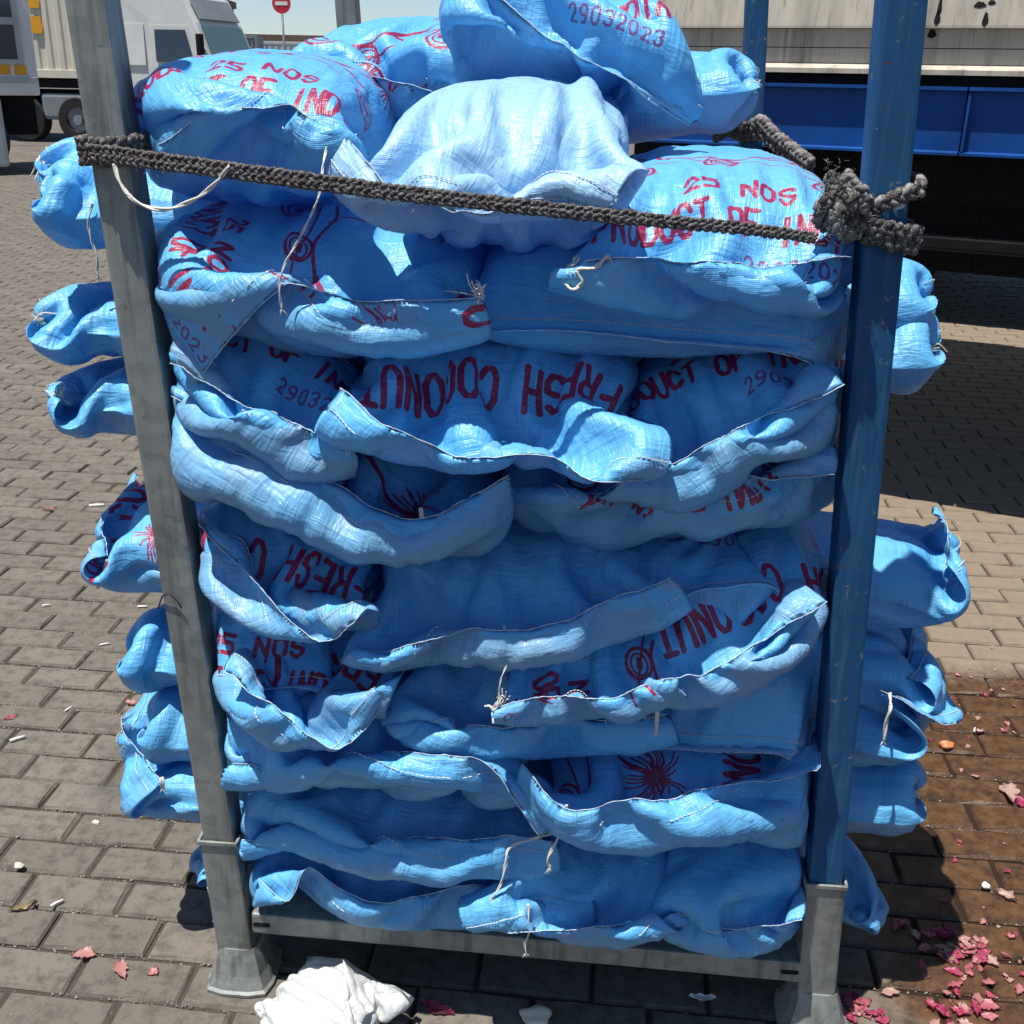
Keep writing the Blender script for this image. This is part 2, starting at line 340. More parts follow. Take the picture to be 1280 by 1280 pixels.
def m_bag():
    s = NT('white_plastic_film'); c = s.coord('Object'); n1 = s.noise(c, 14, 4, .6, .8); n2 = s.noise(c, 55, 3, .6)
    nb = s.bump(s.math('ADD', s.math('ABSOLUTE', s.math('SUBTRACT', n1, .5)), s.math('MULTIPLY', n2, .10)), .30, .03)
    p = s.bsdf((.70, .71, .69), .30, 0, .5, nb); t = s.n('ShaderNodeBsdfTranslucent', {'Color': (.6, .6, .58, 1), 'Normal': nb}).outputs[0]
    return s.done(s.n('ShaderNodeMixShader', {0: .25, 1: p, 2: t}).outputs[0])
M = dict(sack=m_sack(), sackpale=m_sack(.45), galv=m_galv(), blue=m_bluepaint(), block=m_block(), bed=m_bed(), far=m_far(), rope=m_rope(), tarp=m_tarp(), onion=m_onion(), bag=m_bag(),
    twine=m_plain('white_twine', (.72, .68, .60), .9, 0, .2, .3, 200, .3), tape=m_plain('pale_edge', (.52, .63, .73), .6, 0, .3, .2, 40),
    rail=m_plain('trailer_blue', (.004, .062, .25), .5, 0, .3, .35, 3, .05), black=m_plain('black_steel', (.012, .012, .014), .8, 0, .15, .4, 5), rubber=m_plain('tyre_rubber', (.022, .021, .020), .85, 0, .3, .3, 10),
    cream=m_plain('cream_panel', (.62, .58, .46), .5, 0, .4, .12, 2), white=m_plain('white_lorry_paint', (.66, .66, .62), .4, 0, .5, .12, 1.5), greypaint=m_plain('light_grey_paint', (.42, .44, .43), .5, 0, .4, .2, 2),
    midgrey=m_plain('grey_container', (.20, .22, .23), .6, 0, .4, .2, 1), brown=m_plain('brown_wall', (.20, .13, .10), .9, 0, .2, .25, .4), orange=m_plain('orange_sticker', (.72, .33, .02), .6, 0, .3, .15, 8),
    red=m_plain('sign_red', (.55, .03, .04), .5, 0, .4, .1, 4), whitep=m_plain('sign_white', (.78, .78, .76), .5, 0, .4, .05, 4), steel=m_plain('grey_pole', (.26, .28, .29), .5, .4, .5, .2, 4),
    dglass=m_glass('dark_cab_glass', (.02, .03, .05)), gglass=m_glass('green_windscreen', (.10, .17, .16)), wood=m_plain('pale_block', (.55, .52, .43), .8, 0, .3, .2, 12),
    stone=m_plain('grit', (.34, .31, .27), .9, 0, .2, .5, 60), butt=m_plain('paper_scrap', (.75, .73, .68), .8, 0, .2, .1, 30), pen=m_plain('dark_ink', (.03, .03, .06), .8, 0, .2, .1, 30),
    orskin=m_plain('orange_peel', (.62, .22, .08), .5, 0, .4, .25, 30), leaf=m_plain('dry_leaf', (.33, .25, .14), .8, 0, .2, .35, 25))

# ------------------------------------------------------------------ ground
G = MB(); G.add([(-400, -40, -.009), (400, -40, -.009), (400, 600, -.009), (-400, 600, -.009)], [(0, 1, 2, 3)])
tag(G.build('ground', M['bed']), kind='structure')
BROT = R(-1.38); BC, BS = math.cos(BROT), math.sin(BROT); BL, BD = .218, .104
FARY = 21.0
fs = MB()
def sheet(x0, y0, x1, y1): fs.add([(x0, y0, -.004), (x1, y0, -.004), (x1, y1, -.004), (x0, y1, -.004)], [(0, 1, 2, 3)])
sheet(-400, FARY, 400, 600); sheet(-400, -40, -12.9, FARY); sheet(6.0, -40, 400, FARY)
pave = tag(fs.build('paving', M['far']), kind='structure')
def block_geo(rn, mb, ox, oy, rz=0.0):
    l, d = BL/2-.0035-rn.uniform(0, .002), BD/2-.0035-rn.uniform(0, .002); b = .0055; z = rn.uniform(-.003, .002); tx, ty = rn.uniform(-.014, .014), rn.uniform(-.02, .02)
    vs = []
    for (hx, hy, zz, jit) in ((l, d, -.05, 0), (l, d, -.0065, .0012), (l-b, d-b, 0, .0018)):
        pts = [(-hx, -hy), (-hx*.3, -hy), (hx*.35, -hy), (hx, -hy), (hx, hy), (hx*.3, hy), (-hx*.3, hy), (-hx, hy)]
        for px, py in pts:
            x, y = px+rn.uniform(-jit, jit), py+rn.uniform(-jit, jit)
            vs.append((ox+x*math.cos(rz)-y*math.sin(rz), oy+x*math.sin(rz)+y*math.cos(rz), z+zz+x*tx+y*ty+rn.uniform(-jit, jit)*.5))
    f = []
    for k in (0, 8):
        for i in range(8): f.append((k+i, k+(i+1) % 8, k+8+(i+1) % 8, k+8+i))
    f.append(tuple(range(16, 24)))
    mb.add(vs, f)
rn = random.Random(11)
cands = []
for j in range(-9, 205):
    for i in range(-62, 30):
        bx = (i+(.5 if j % 2 else 0))*BL+.02; by = j*BD+.05
        x, y = bx*BC-by*BS, bx*BS+by*BC
        if not (-12.8 < x < 5.9 and -.9 < y < 20.9): continue
        v = Vector((x, y, 0))-Vector((.0889, -1.5894, 1.6214)); dz = v.dot(_F); sx = v.dot(_r)/dz; sy = v.dot(_u)/dz
        seen = abs(sx) < .52 and abs(sy) < .52 and not (-.26+.0 < sx < .29 and sy > -.36)
        if not seen and (y > 4 or x < -3): 
            if dz < .3 or abs(sx) > .62: continue
        cands.append((dz if seen else 99+dz, x, y))
cands.sort()
variants = []
for k in range(12):
    mb = MB(); block_geo(rn, mb, 0, 0); variants.append(mb.mesh('paving_block', M['block']))
for dz, x, y in cands[:300]:
    o = link('paving_block', variants[rn.randrange(12)], pave, (x, y, 0)); o.rotation_euler = (0, 0, BROT+rn.uniform(-.012, .012)+(math.pi if rn.random() < .5 else 0))
mb = MB()
for dz, x, y in cands[300:]: block_geo(rn, mb, x, y, BROT+rn.uniform(-.01, .01))
tag(mb.build('paving_blocks', M['block'], pave), kind='stuff')
mb = MB()      # loose grit in the joints and on the blocks
for k in range(5200):
    if rn.random() < .55: x, y = rn.uniform(-1.6, -.42), rn.uniform(-.25, 1.6)
    else: x, y = rn.uniform(.3, 1.9), rn.uniform(-.25, 2.2)
    if rn.random() < .78:
        bx, by = x*BC+y*BS, -x*BS+y*BC
        jr = round((by-.05)/BD-.5)+.5; by = jr*BD+.05+rn.gauss(0, .0035)
        x, y = bx*BC-by*BS, bx*BS+by*BC; z = -.004
    else: z = 0.0
    r_ = rn.uniform(.0008, .0030)*(1.0 if z < 0 else .7)
    vs = [(x+r_*rn.uniform(.6, 1.2)*a, y+r_*rn.uniform(.6, 1.2)*b, z+r_*c) for a, b, c in ((1, 0, 0), (0, 1, 0), (-1, 0, 0), (0, -1, 0), (0, 0, .9), (0, 0, -.6))]
    mb.add(vs, [(0, 1, 4), (1, 2, 4), (2, 3, 4), (3, 0, 4), (1, 0, 5), (2, 1, 5), (3, 2, 5), (0, 3, 5)])
tag(mb.build('grit', M['stone']), 'loose pale grit caught in the paving joints', 'grit', kind='stuff')

# ------------------------------------------------------------------ stacking rack (leans a little to the left)
LEAN = -.0493; RD = 1.573; PXH = .535
rack = tag(empty('stacking_rack'), 'open steel stacking rack holding the blue sacks, two posts galvanised and two painted blue', 'rack')
def leanM(x, y): return Matrix(((1, 0, LEAN, x), (0, 1, 0, y), (0, 0, 1, 0), (0, 0, 0, 1)))
def frame_tube(x, y, z0, z1, h, t, mat, name, bev=.006):
    mb = MB(); mb.box((0, 0, (z0+z1)/2), (h, h, (z1-z0)/2), None, bev)
    if t: pass
    mb.v = [tuple(leanM(x, y) @ Vector(v)) for v in mb.v]
    return mb.build(name, mat, rack, smooth=False)
for sx, sy, mat in ((-1, 0, 'galv'), (1, 0, 'blue'), (-1, 1, 'galv'), (1, 1, 'blue')):
    x, y = sx*PXH, sy*RD
    p = frame_tube(x, y, .30, 2.05, .0285, 0, M[mat], 'post'); p['label'] = 'galvanised post' if mat == 'galv' else 'blue painted post'
    sl = frame_tube(x, y, .03, .325, .0335, 0, M['galv'], 'post_sleeve', .005)
    mb = MB()                                            # raised lip at the top of the sleeve
    for a, b, ha, hb in ((0, -.0345, .036, .0025), (0, .0345, .036, .0025), (-.0345, 0, .0025, .032), (.0345, 0, .0025, .032)): mb.box((a, b, .328), (ha, hb, .004), None, .001)
    mb.v = [tuple(leanM(x, y) @ Vector(v)) for v in mb.v]; mb.build('sleeve_rim', M['galv'], sl)
    mb = MB(); n = 16; prof = [(.064, .0), (.064, .006), (.059, .010), (.050, .035), (.043, .066), (.0365, .088)]; vs = []
    for w, z in prof:
        for k in range(n):
            a = 2*math.pi*k/n; ca, sa = math.cos(a), math.sin(a); q = (abs(ca)**5+abs(sa)**5)**(-1/5)
            vs.append((x+w*q*ca, y+w*q*sa, z))
    f = [tuple(reversed(range(n)))]
    for i in range(len(prof)-1):
        for k in range(n): f.append((i*n+k, i*n+(k+1) % n, (i+1)*n+(k+1) % n, (i+1)*n+k))
    f.append(tuple((len(prof)-1)*n+k for k in range(n)))
    mb.add(vs, f); mb.build('foot', M['galv'], rack)
# front beam with slots, rear and side beams, deck bars
def beam(a, b, hw, hh, name):
    mb = MB(); A, B = Vector(a), Vector(b); d = (B-A); L = d.length; rot = d.to_track_quat('X', 'Z').to_matrix()
    mb.box((A+B)/2, (L/2, hw, hh), rot, .005); return mb.build(name, M['galv'], rack)
fb = beam((-PXH+.033, -.002, .150), (PXH-.035, -.002, .132), .031, .0225, 'front_beam')
for x in (-PXH+.052, PXH-.057):
    z = .150+(x+PXH)/(2*PXH)*(-.018)
    mb = MB(); pr = [(-.016, 0)] + [(.016*math.cos(t)*.4+(.010 if abs(t) < 1.6 else -.010), .0048*math.sin(t)) for t in np.linspace(-math.pi, math.pi, 16)]
    mb.prism([(p[0], p[1]) for p in pr[1:]], (x, -.0322, z), (x, -.0338, z)); mb.build('slot', M['black'], fb)
beam((-PXH+.033, RD, .145), (PXH-.033, RD, .135), .031, .0225, 'rear_beam')
for s in (-1, 1): beam((s*PXH, .036, .145-.008*(s+1)/2), (s*PXH, RD-.036, .145-.008*(s+1)/2), .031, .0225, 'side_beam')
for k in range(7): beam((-PXH+.035, .2+k*.2, .158), (PXH-.035, .2+k*.2, .148), .03, .008, 'deck_slat')

# ------------------------------------------------------------------ coconut sacks: cloth shells relaxed over their filling
#  label, centre, half sizes of the filling, turn, roll, pitch (deg), print, print offset/turn, print scale, pinned mouth points, lip length, slack, frayed corners, squareness
SACKS = [
  ('topmost blue sack with a shaded end, slanting seam and purple date above it', (-0.039,0.560,1.638), (0.171,0.300,0.155), 0.0,27.0,-14.0, 'P', (-0.040,-0.015,0.000), 1.00, [(0.000,-0.132,0.250,1.752),(0.350,-0.032,0.200,1.683),(0.620,0.062,0.200,1.629),(1.000,0.210,0.240,1.544)], 0.040, 1.06, (), 2.6),
  ('pale sack left of and behind the topmost one, printed with half a coconut', (-0.312,0.720,1.605), (0.164,0.300,0.100), 0.0,-6.0,0.0, 'P', (-0.020,-0.220,0.000), 1.00, [(0.000,-0.438,0.360,1.622),(1.000,-0.131,0.360,1.577)], 0.030, 1.06, (), 2.6),
  ('top left sunlit sack reading PRODUCT OF INDIA, its seam arched over a drooping belly', (-0.458,0.330,1.526), (0.171,0.340,0.112), 0.0,0.0,0.0, 'P', (0.030,0.005,0.000), 1.00, [(0.000,-0.527,-0.056,1.515),(0.250,-0.446,-0.067,1.557),(0.600,-0.344,-0.078,1.571),(1.000,-0.278,-0.067,1.532)], 0.045, 1.05, (), 2.6),
  ('bleached white unprinted sack in the top row with upright folds and torn blue flaps below', (-0.056,0.310,1.485), (0.168,0.340,0.125), 0.0,0.0,0.0, 'B', (0.000,0.000,0.000), 1.00, [(0.000,-0.266,-0.067,1.539),(0.200,-0.189,-0.134,1.475),(0.450,-0.114,-0.146,1.452),(0.620,-0.063,-0.146,1.453),(0.800,0.018,-0.123,1.465),(1.000,0.082,-0.134,1.456)], 0.090, 1.10, (), 2.6),
  ('top right sack reading 25 NOS over PRODUCT OF INDIA behind the strap', (0.256,0.320,1.386), (0.188,0.340,0.115), 0.0,0.0,0.0, 'P', (0.000,-0.005,0.000), 1.00, [(0.000,0.039,-0.101,1.370),(0.200,0.103,-0.123,1.394),(0.600,0.271,-0.112,1.387),(1.000,0.416,-0.067,1.395)], 0.055, 1.06, (0,), 2.6),
  ('long sack under the strap at left with a frayed right corner and sideways print', (-0.360,0.270,1.309), (0.265,0.300,0.108), 0.0,4.0,0.0, 'P', (0.050,-0.100,90.000), 1.00, [(0.420,-0.341,-0.112,1.347),(0.750,-0.208,-0.112,1.321),(1.000,-0.073,-0.123,1.336)], 0.060, 1.06, (1,), 2.6),
  ('plain shaded sack squeezed below the sack that reads 25 NOS', (0.177,0.320,1.322), (0.270,0.320,0.075), 0.0,0.0,0.0, 'B', (0.000,0.000,0.000), 1.00, [], 0.020, 1.06, (), 2.6),
  ('left sack reading PRODUCT OF INDIA with date 29032023 beneath, its seam sloping down right', (-0.451,0.300,1.147), (0.160,0.330,0.105), 0.0,17.0,0.0, 'P', (0.020,0.065,0.000), 1.00, [(0.000,-0.534,-0.067,1.213),(0.500,-0.395,-0.101,1.160),(1.000,-0.254,-0.134,1.119)], 0.060, 1.06, (1,), 2.6),
  ('middle sack reading FRESH COCONUT upside down above a long curled blue lip', (-0.070,0.300,1.159), (0.218,0.330,0.105), 0.0,0.0,0.0, 'F', (0.000,0.055,0.000), 1.00, [(0.000,-0.271,-0.123,1.204),(0.120,-0.209,-0.179,1.182),(0.350,-0.110,-0.190,1.138),(0.620,0.020,-0.190,1.137),(0.850,0.118,-0.190,1.104),(1.000,0.173,-0.157,1.102)], 0.110, 1.05, (), 2.6),
  ('sack at right reading PRODUCT OF INDIA on a slope, pressed against the blue post', (0.302,0.300,1.139), (0.170,0.330,0.108), 0.0,-17.0,0.0, 'P', (-0.020,0.060,0.000), 1.00, [(0.000,0.093,-0.090,1.047),(0.400,0.230,-0.101,1.128),(0.750,0.331,-0.090,1.180),(1.000,0.429,-0.067,1.222)], 0.050, 1.06, (), 2.6),
  ('sack with a bright crumpled seam behind the grey post, fourth row down', (-0.334,0.300,1.000), (0.272,0.320,0.100), 0.0,13.0,0.0, 'P', (-0.060,-0.100,90.000), 1.00, [(0.000,-0.546,-0.045,1.158),(0.300,-0.400,-0.078,1.100),(0.720,-0.178,-0.123,1.015),(0.850,-0.118,-0.134,1.029),(1.000,-0.031,-0.134,1.092)], 0.060, 1.06, (), 2.6),
  ('sack with a slack seam directly under the PRODUCT OF INDIA sack beside the blue post', (0.204,0.300,1.013), (0.266,0.320,0.092), 0.0,-7.0,0.0, 'P', (0.000,-0.140,0.000), 1.00, [(0.000,0.016,-0.056,1.020),(0.500,0.213,-0.078,1.066),(1.000,0.433,-0.056,1.085)], 0.040, 1.06, (), 2.6),
  ('upper of two left sacks reading FRESH upside down, its wide lip sunlit', (-0.425,0.300,0.850), (0.155,0.330,0.100), 0.0,10.0,0.0, 'F', (-0.030,0.050,0.000), 1.00, [(0.000,-0.520,-0.056,0.957),(0.350,-0.411,-0.112,0.880),(0.650,-0.310,-0.146,0.812),(1.000,-0.235,-0.157,0.882)], 0.080, 1.08, (), 2.6),
  ('plain blue sack at the centre of the stack, with a straight slanting seam', (-0.032,0.300,0.832), (0.238,0.330,0.108), 0.0,-8.0,0.0, 'B', (0.000,0.000,0.000), 1.00, [(0.000,-0.251,-0.123,0.781),(0.300,-0.119,-0.134,0.828),(0.620,0.037,-0.134,0.860),(1.000,0.206,-0.123,0.938)], 0.055, 1.05, (), 2.6),
  ('tilted sack reading COCONUT in bright sun beside the blue post', (0.330,0.290,0.821), (0.150,0.330,0.105), 0.0,-27.0,0.0, 'F', (0.080,0.045,0.000), 1.00, [(0.000,0.197,-0.146,0.777),(0.400,0.270,-0.146,0.801),(1.000,0.439,-0.101,0.902)], 0.060, 1.05, (), 2.6),
  ('scrap of sack showing between the centre sack and the tilted COCONUT sack', (0.229,0.330,0.874), (0.117,0.300,0.075), 0.0,0.0,0.0, 'P', (0.000,0.050,0.000), 1.00, [], 0.030, 1.06, (), 2.6),
  ('narrow shaded sack behind the grey post between the two FRESH sacks', (-0.463,0.320,0.743), (0.122,0.320,0.070), 0.0,0.0,0.0, 'P', (0.000,-0.120,0.000), 1.00, [], 0.030, 1.06, (), 2.6),
  ('lower of two left sacks reading FRESH upside down, its scalloped flap hanging open', (-0.389,0.300,0.657), (0.169,0.330,0.090), 0.0,0.0,0.0, 'F', (-0.050,0.055,0.000), 1.00, [(0.000,-0.480,-0.112,0.729),(0.300,-0.391,-0.157,0.704),(0.700,-0.275,-0.168,0.644),(1.000,-0.190,-0.112,0.751)], 0.100, 1.08, (), 2.6),
  ('shaded sack with the letters PRO half hidden under the centre sack', (0.000,0.310,0.644), (0.215,0.330,0.092), 0.0,0.0,0.0, 'P', (-0.030,0.050,0.000), 1.00, [(0.000,-0.194,-0.090,0.625),(0.500,0.002,-0.090,0.653),(1.000,0.223,-0.067,0.672)], 0.050, 1.06, (), 2.6),
  ('small sack end with sideways print and a pinched frayed corner under the centre sack', (0.094,0.210,0.738), (0.127,0.280,0.075), 0.0,-10.0,0.0, 'P', (0.120,0.000,90.000), 1.00, [(0.000,-0.043,-0.157,0.720),(0.350,0.053,-0.168,0.756),(0.700,0.137,-0.157,0.755),(1.000,0.210,-0.134,0.774)], 0.050, 1.06, (0,), 2.6),
  ('grey shaded belly of a sack directly below the tilted COCONUT sack', (0.361,0.300,0.682), (0.130,0.330,0.085), 0.0,0.0,0.0, 'B', (0.000,0.000,0.000), 1.00, [], 0.020, 1.06, (), 2.6),
  ('large dusty sack with a grey underside low on the left', (-0.266,0.270,0.545), (0.273,0.330,0.108), 0.0,3.0,0.0, 'B', (0.000,0.000,0.000), 1.00, [(0.000,-0.498,-0.067,0.524),(0.300,-0.337,-0.101,0.544),(0.550,-0.201,-0.112,0.600),(0.800,-0.057,-0.134,0.596),(1.000,0.030,-0.134,0.468)], 0.060, 1.08, (), 2.6),
  ('dusty sack low on the right with FRESH printed sideways and a bright pointed lip', (0.282,0.270,0.482), (0.241,0.330,0.110), 0.0,0.0,0.0, 'P', (-0.100,-0.350,90.000), 1.00, [(0.000,-0.004,-0.134,0.608),(0.150,0.060,-0.168,0.561),(0.400,0.172,-0.146,0.562),(0.700,0.312,-0.101,0.563),(1.000,0.487,-0.067,0.591)], 0.080, 1.06, (), 2.6),
  ('flattened blue sack second from the bottom on the left', (-0.248,0.300,0.374), (0.290,0.330,0.078), 0.0,3.0,0.0, 'B', (0.000,0.000,0.000), 1.00, [(0.000,-0.497,-0.056,0.358),(0.400,-0.284,-0.067,0.381),(0.800,-0.060,-0.090,0.428),(1.000,0.048,-0.101,0.436)], 0.050, 1.06, (), 2.6),
  ('bottom left sack on the grey beam with a crumpled sunlit lip', (-0.204,0.310,0.261), (0.315,0.330,0.072), 0.0,0.0,0.0, 'B', (0.000,0.000,0.000), 1.00, [(0.000,-0.470,-0.067,0.286),(0.100,-0.404,-0.101,0.273),(0.200,-0.371,-0.090,0.336),(0.300,-0.300,-0.101,0.295),(0.600,-0.131,-0.067,0.292),(1.000,0.104,-0.034,0.305)], 0.080, 1.06, (), 2.6),
  ('bottom middle sack hanging over the beam with a sunlit square flap', (0.101,0.280,0.278), (0.170,0.330,0.090), 0.0,0.0,0.0, 'B', (0.000,0.000,0.000), 1.00, [(0.000,-0.068,-0.123,0.255),(0.500,0.054,-0.134,0.279),(0.800,0.154,-0.123,0.292),(1.000,0.201,-0.101,0.290)], 0.090, 1.08, (), 2.6),
  ('bottom right sack with tight upright pleats beside the galvanised sleeve', (0.378,0.280,0.287), (0.124,0.330,0.100), 0.0,0.0,0.0, 'B', (0.000,0.000,0.000), 1.00, [(0.000,0.262,-0.090,0.299),(0.400,0.345,-0.090,0.272),(1.000,0.471,-0.090,0.301)], 0.040, 1.10, (), 2.6),
  ('flat sack ear poking out beside the grey post just below the strap', (-0.481,0.450,1.440), (0.165,0.300,0.060), -90.0,0.0,0.0, 'B', (0.000,0.000,0.000), 1.00, [(0.000,-0.922,0.390,1.457),(0.500,-0.914,0.365,1.453),(1.000,-0.899,0.340,1.451)], 0.040, 1.06, (1,), 2.0),
  ('sunlit pillow-shaped sack end left of the grey post, second from the top', (-0.507,0.360,1.385), (0.165,0.300,0.075), -90.0,0.0,0.0, 'B', (0.000,0.000,0.000), 1.00, [(0.000,-0.856,0.270,1.403),(0.500,-0.848,0.245,1.401),(1.000,-0.833,0.220,1.400)], 0.040, 1.06, (1,), 2.0),
  ('sack with a long pointed sunlit ear, third down left of the grey post', (-0.486,0.340,1.191), (0.165,0.300,0.085), -90.0,0.0,0.0, 'B', (0.000,0.000,0.000), 1.00, [(0.000,-0.895,0.250,1.207),(0.500,-0.887,0.225,1.206),(1.000,-0.871,0.200,1.208)], 0.065, 1.06, (1,), 2.0),
  ('sack with a see-through band along its pointed end, fourth down left of the grey post', (-0.480,0.330,1.060), (0.165,0.300,0.090), -90.0,0.0,0.0, 'B', (0.000,0.000,0.000), 1.00, [(0.000,-0.864,0.230,1.073),(0.500,-0.856,0.205,1.075),(1.000,-0.840,0.180,1.078)], 0.065, 1.06, (1,), 2.0),
  ('sack left of the grey post with a red printed edge and an open puckered mouth', (-0.492,0.300,0.782), (0.165,0.300,0.095), -90.0,0.0,0.0, 'F', (0.000,-0.020,0.000), 1.00, [(1.000,-0.770,0.140,0.803),(0.500,-0.818,0.240,0.827),(0.000,-0.816,0.400,0.857)], 0.035, 1.06, (), 2.3),
  ('sack left of the grey post with a white frayed bottom corner', (-0.438,0.280,0.581), (0.165,0.300,0.085), -90.0,0.0,0.0, 'B', (0.000,0.000,0.000), 1.00, [(0.000,-0.767,0.190,0.580),(0.500,-0.761,0.165,0.588),(1.000,-0.746,0.140,0.597)], 0.040, 1.06, (1,), 2.0),
  ('sack left of the grey post with a narrow sunlit edge and a pen squiggle', (-0.420,0.260,0.433), (0.165,0.300,0.085), -90.0,0.0,0.0, 'B', (0.000,0.000,0.000), 1.00, [(0.000,-0.735,0.190,0.428),(0.500,-0.729,0.165,0.437),(1.000,-0.715,0.140,0.449)], 0.025, 1.06, (), 2.0),
  ('sunlit sack end with a clear plastic rim, low left of the grey post', (-0.462,0.240,0.316), (0.165,0.300,0.081), -90.0,0.0,0.0, 'B', (0.000,0.000,0.000), 1.00, [(1.000,-0.684,0.060,0.386),(0.500,-0.807,0.180,0.422),(0.000,-0.832,0.360,0.374)], 0.050, 1.06, (), 2.3),
  ('lowest sack left of the grey post, barely showing beside the sleeve', (-0.349,0.260,0.076), (0.160,0.300,0.085), -90.0,0.0,0.0, 'B', (0.000,0.000,0.000), 1.00, [(0.000,-0.648,0.170,0.061),(0.500,-0.643,0.145,0.075),(1.000,-0.630,0.120,0.091)], 0.015, 1.06, (), 2.0),
  ('pale sack end behind the topmost sack, its tip touching the far blue post', (-0.032,0.720,1.582), (0.170,0.300,0.100), 90.0,0.0,0.0, 'B', (0.000,0.000,0.000), 1.00, [(0.000,0.344,0.620,1.603),(0.500,0.349,0.645,1.607),(1.000,0.347,0.670,1.612)], 0.050, 1.06, (0,), 2.0),
  ('upper pointed sack ear right of the blue post below the knot', (0.264,0.400,1.260), (0.165,0.300,0.085), 90.0,0.0,0.0, 'B', (0.000,0.000,0.000), 1.00, [(0.000,0.626,0.300,1.277),(0.500,0.635,0.325,1.276),(1.000,0.638,0.350,1.277)], 0.055, 1.06, (), 2.0),
  ('sack ear tied off with a white wrapped tip, right of the blue post', (0.276,0.360,1.183), (0.165,0.300,0.085), 90.0,0.0,0.0, 'B', (0.000,0.000,0.000), 1.00, [(0.000,0.638,0.260,1.200),(0.500,0.647,0.285,1.199),(1.000,0.650,0.310,1.198)], 0.060, 1.06, (0,), 2.0),
  ('rounded sack end bulging out right of the blue post at mid height', (0.400,0.280,0.787), (0.150,0.300,0.090), 90.0,0.0,0.0, 'B', (0.000,0.000,0.000), 1.00, [(0.000,0.680,0.140,0.866),(0.500,0.712,0.260,0.883),(1.000,0.726,0.400,0.858)], 0.020, 1.04, (), 2.3),
  ('upright flattened sack side right of the blue post below the bulging end', (0.379,0.260,0.624), (0.165,0.300,0.095), 90.0,0.0,0.0, 'B', (0.000,0.000,0.000), 1.00, [(0.000,0.638,0.120,0.653),(1.000,0.730,0.400,0.691)], 0.025, 1.06, (), 2.3),
  ('sack right of the blue post with a white rolled lip and dangling knotted string', (0.374,0.200,0.556), (0.165,0.300,0.071), 90.0,0.0,0.0, 'B', (0.000,0.000,0.000), 1.00, [(0.000,0.568,0.020,0.689),(0.350,0.702,0.060,0.607),(1.000,0.745,0.250,0.532)], 0.055, 1.06, (), 2.3),
  ('rounded sack end with a white knotted corner, low right of the blue post', (0.363,0.200,0.416), (0.165,0.300,0.090), 90.0,0.0,0.0, 'B', (0.000,0.000,0.000), 1.00, [(0.000,0.679,0.100,0.433),(0.500,0.690,0.125,0.421),(1.000,0.694,0.150,0.410)], 0.025, 1.06, (0,), 2.0),
  ('lowest sack right of the blue post, low beside the galvanised sleeve', (0.366,0.260,0.149), (0.160,0.300,0.085), 90.0,0.0,0.0, 'B', (0.000,0.000,0.000), 1.00, [(0.000,0.611,0.100,0.164),(0.500,0.621,0.125,0.149),(1.000,0.623,0.150,0.134)], 0.020, 1.06, (), 2.0),
  ('crumpled white plastic bag on the paving at the foot of the grey post', (-0.348,-0.116,0.050), (0.092,0.086,0.047), 62.0,0.0,0.0, 'B', (0.000,0.000,0.000), 1.00, [(0.500,-0.325,-0.078,0.143)], 0.050, 1.16, (), 2.1),
]
STRINGS = [
  (2, [(-0.283,-0.070,1.536),(-0.286,-0.100,1.500),(-0.289,-0.120,1.461),(-0.316,-0.120,1.409),(-0.338,-0.125,1.373),(-0.346,-0.130,1.343),(-0.345,-0.130,1.313)], 0.0017),
  (4, [(0.043,-0.100,1.370),(0.037,-0.110,1.358),(0.049,-0.120,1.350),(0.061,-0.120,1.361),(0.054,-0.120,1.375),(0.078,-0.120,1.381),(0.093,-0.120,1.397)], 0.0030),
  (10, [(-0.160,-0.120,1.028),(-0.156,-0.125,1.004),(-0.150,-0.125,0.988),(-0.155,-0.125,0.973),(-0.142,-0.125,0.964)], 0.0030),
  (13, [(-0.035,-0.130,0.848),(-0.032,-0.135,0.827),(-0.026,-0.140,0.800),(-0.037,-0.150,0.766),(-0.041,-0.150,0.724)], 0.0013),
  (14, [(0.200,-0.135,0.773),(0.203,-0.140,0.749),(0.201,-0.140,0.721),(0.201,-0.140,0.690)], 0.0030),
  (22, [(0.070,-0.150,0.548),(0.065,-0.155,0.515),(0.056,-0.155,0.480),(0.044,-0.155,0.447),(0.047,-0.155,0.428)], 0.0024),
  (23, [(0.047,-0.100,0.452),(-0.019,-0.100,0.420),(-0.028,-0.110,0.391),(-0.035,-0.115,0.353),(-0.053,-0.120,0.317)], 0.0022),
  (25, [(0.012,-0.120,0.320),(0.015,-0.130,0.269),(0.009,-0.130,0.243),(0.012,-0.130,0.222)], 0.0022),
  (28, [(-0.747,0.200,1.406),(-0.758,0.200,1.375),(-0.757,0.200,1.347),(-0.751,0.200,1.318),(-0.754,0.200,1.288)], 0.0022),
  (31, [(-0.766,0.130,0.798),(-0.775,0.130,0.775),(-0.791,0.130,0.747)], 0.0040),
  (34, [(-0.679,0.050,0.399),(-0.679,0.050,0.376)], 0.0040),
  (35, [(-0.609,0.050,0.155),(-0.606,0.050,0.123),(-0.603,0.050,0.082)], 0.0050),
  (41, [(0.587,0.020,0.684),(0.586,0.000,0.668),(0.583,0.000,0.645),(0.584,0.000,0.606)], 0.0030),
  (42, [(0.672,0.090,0.445),(0.684,0.090,0.443),(0.672,0.090,0.430)], 0.0040),
]

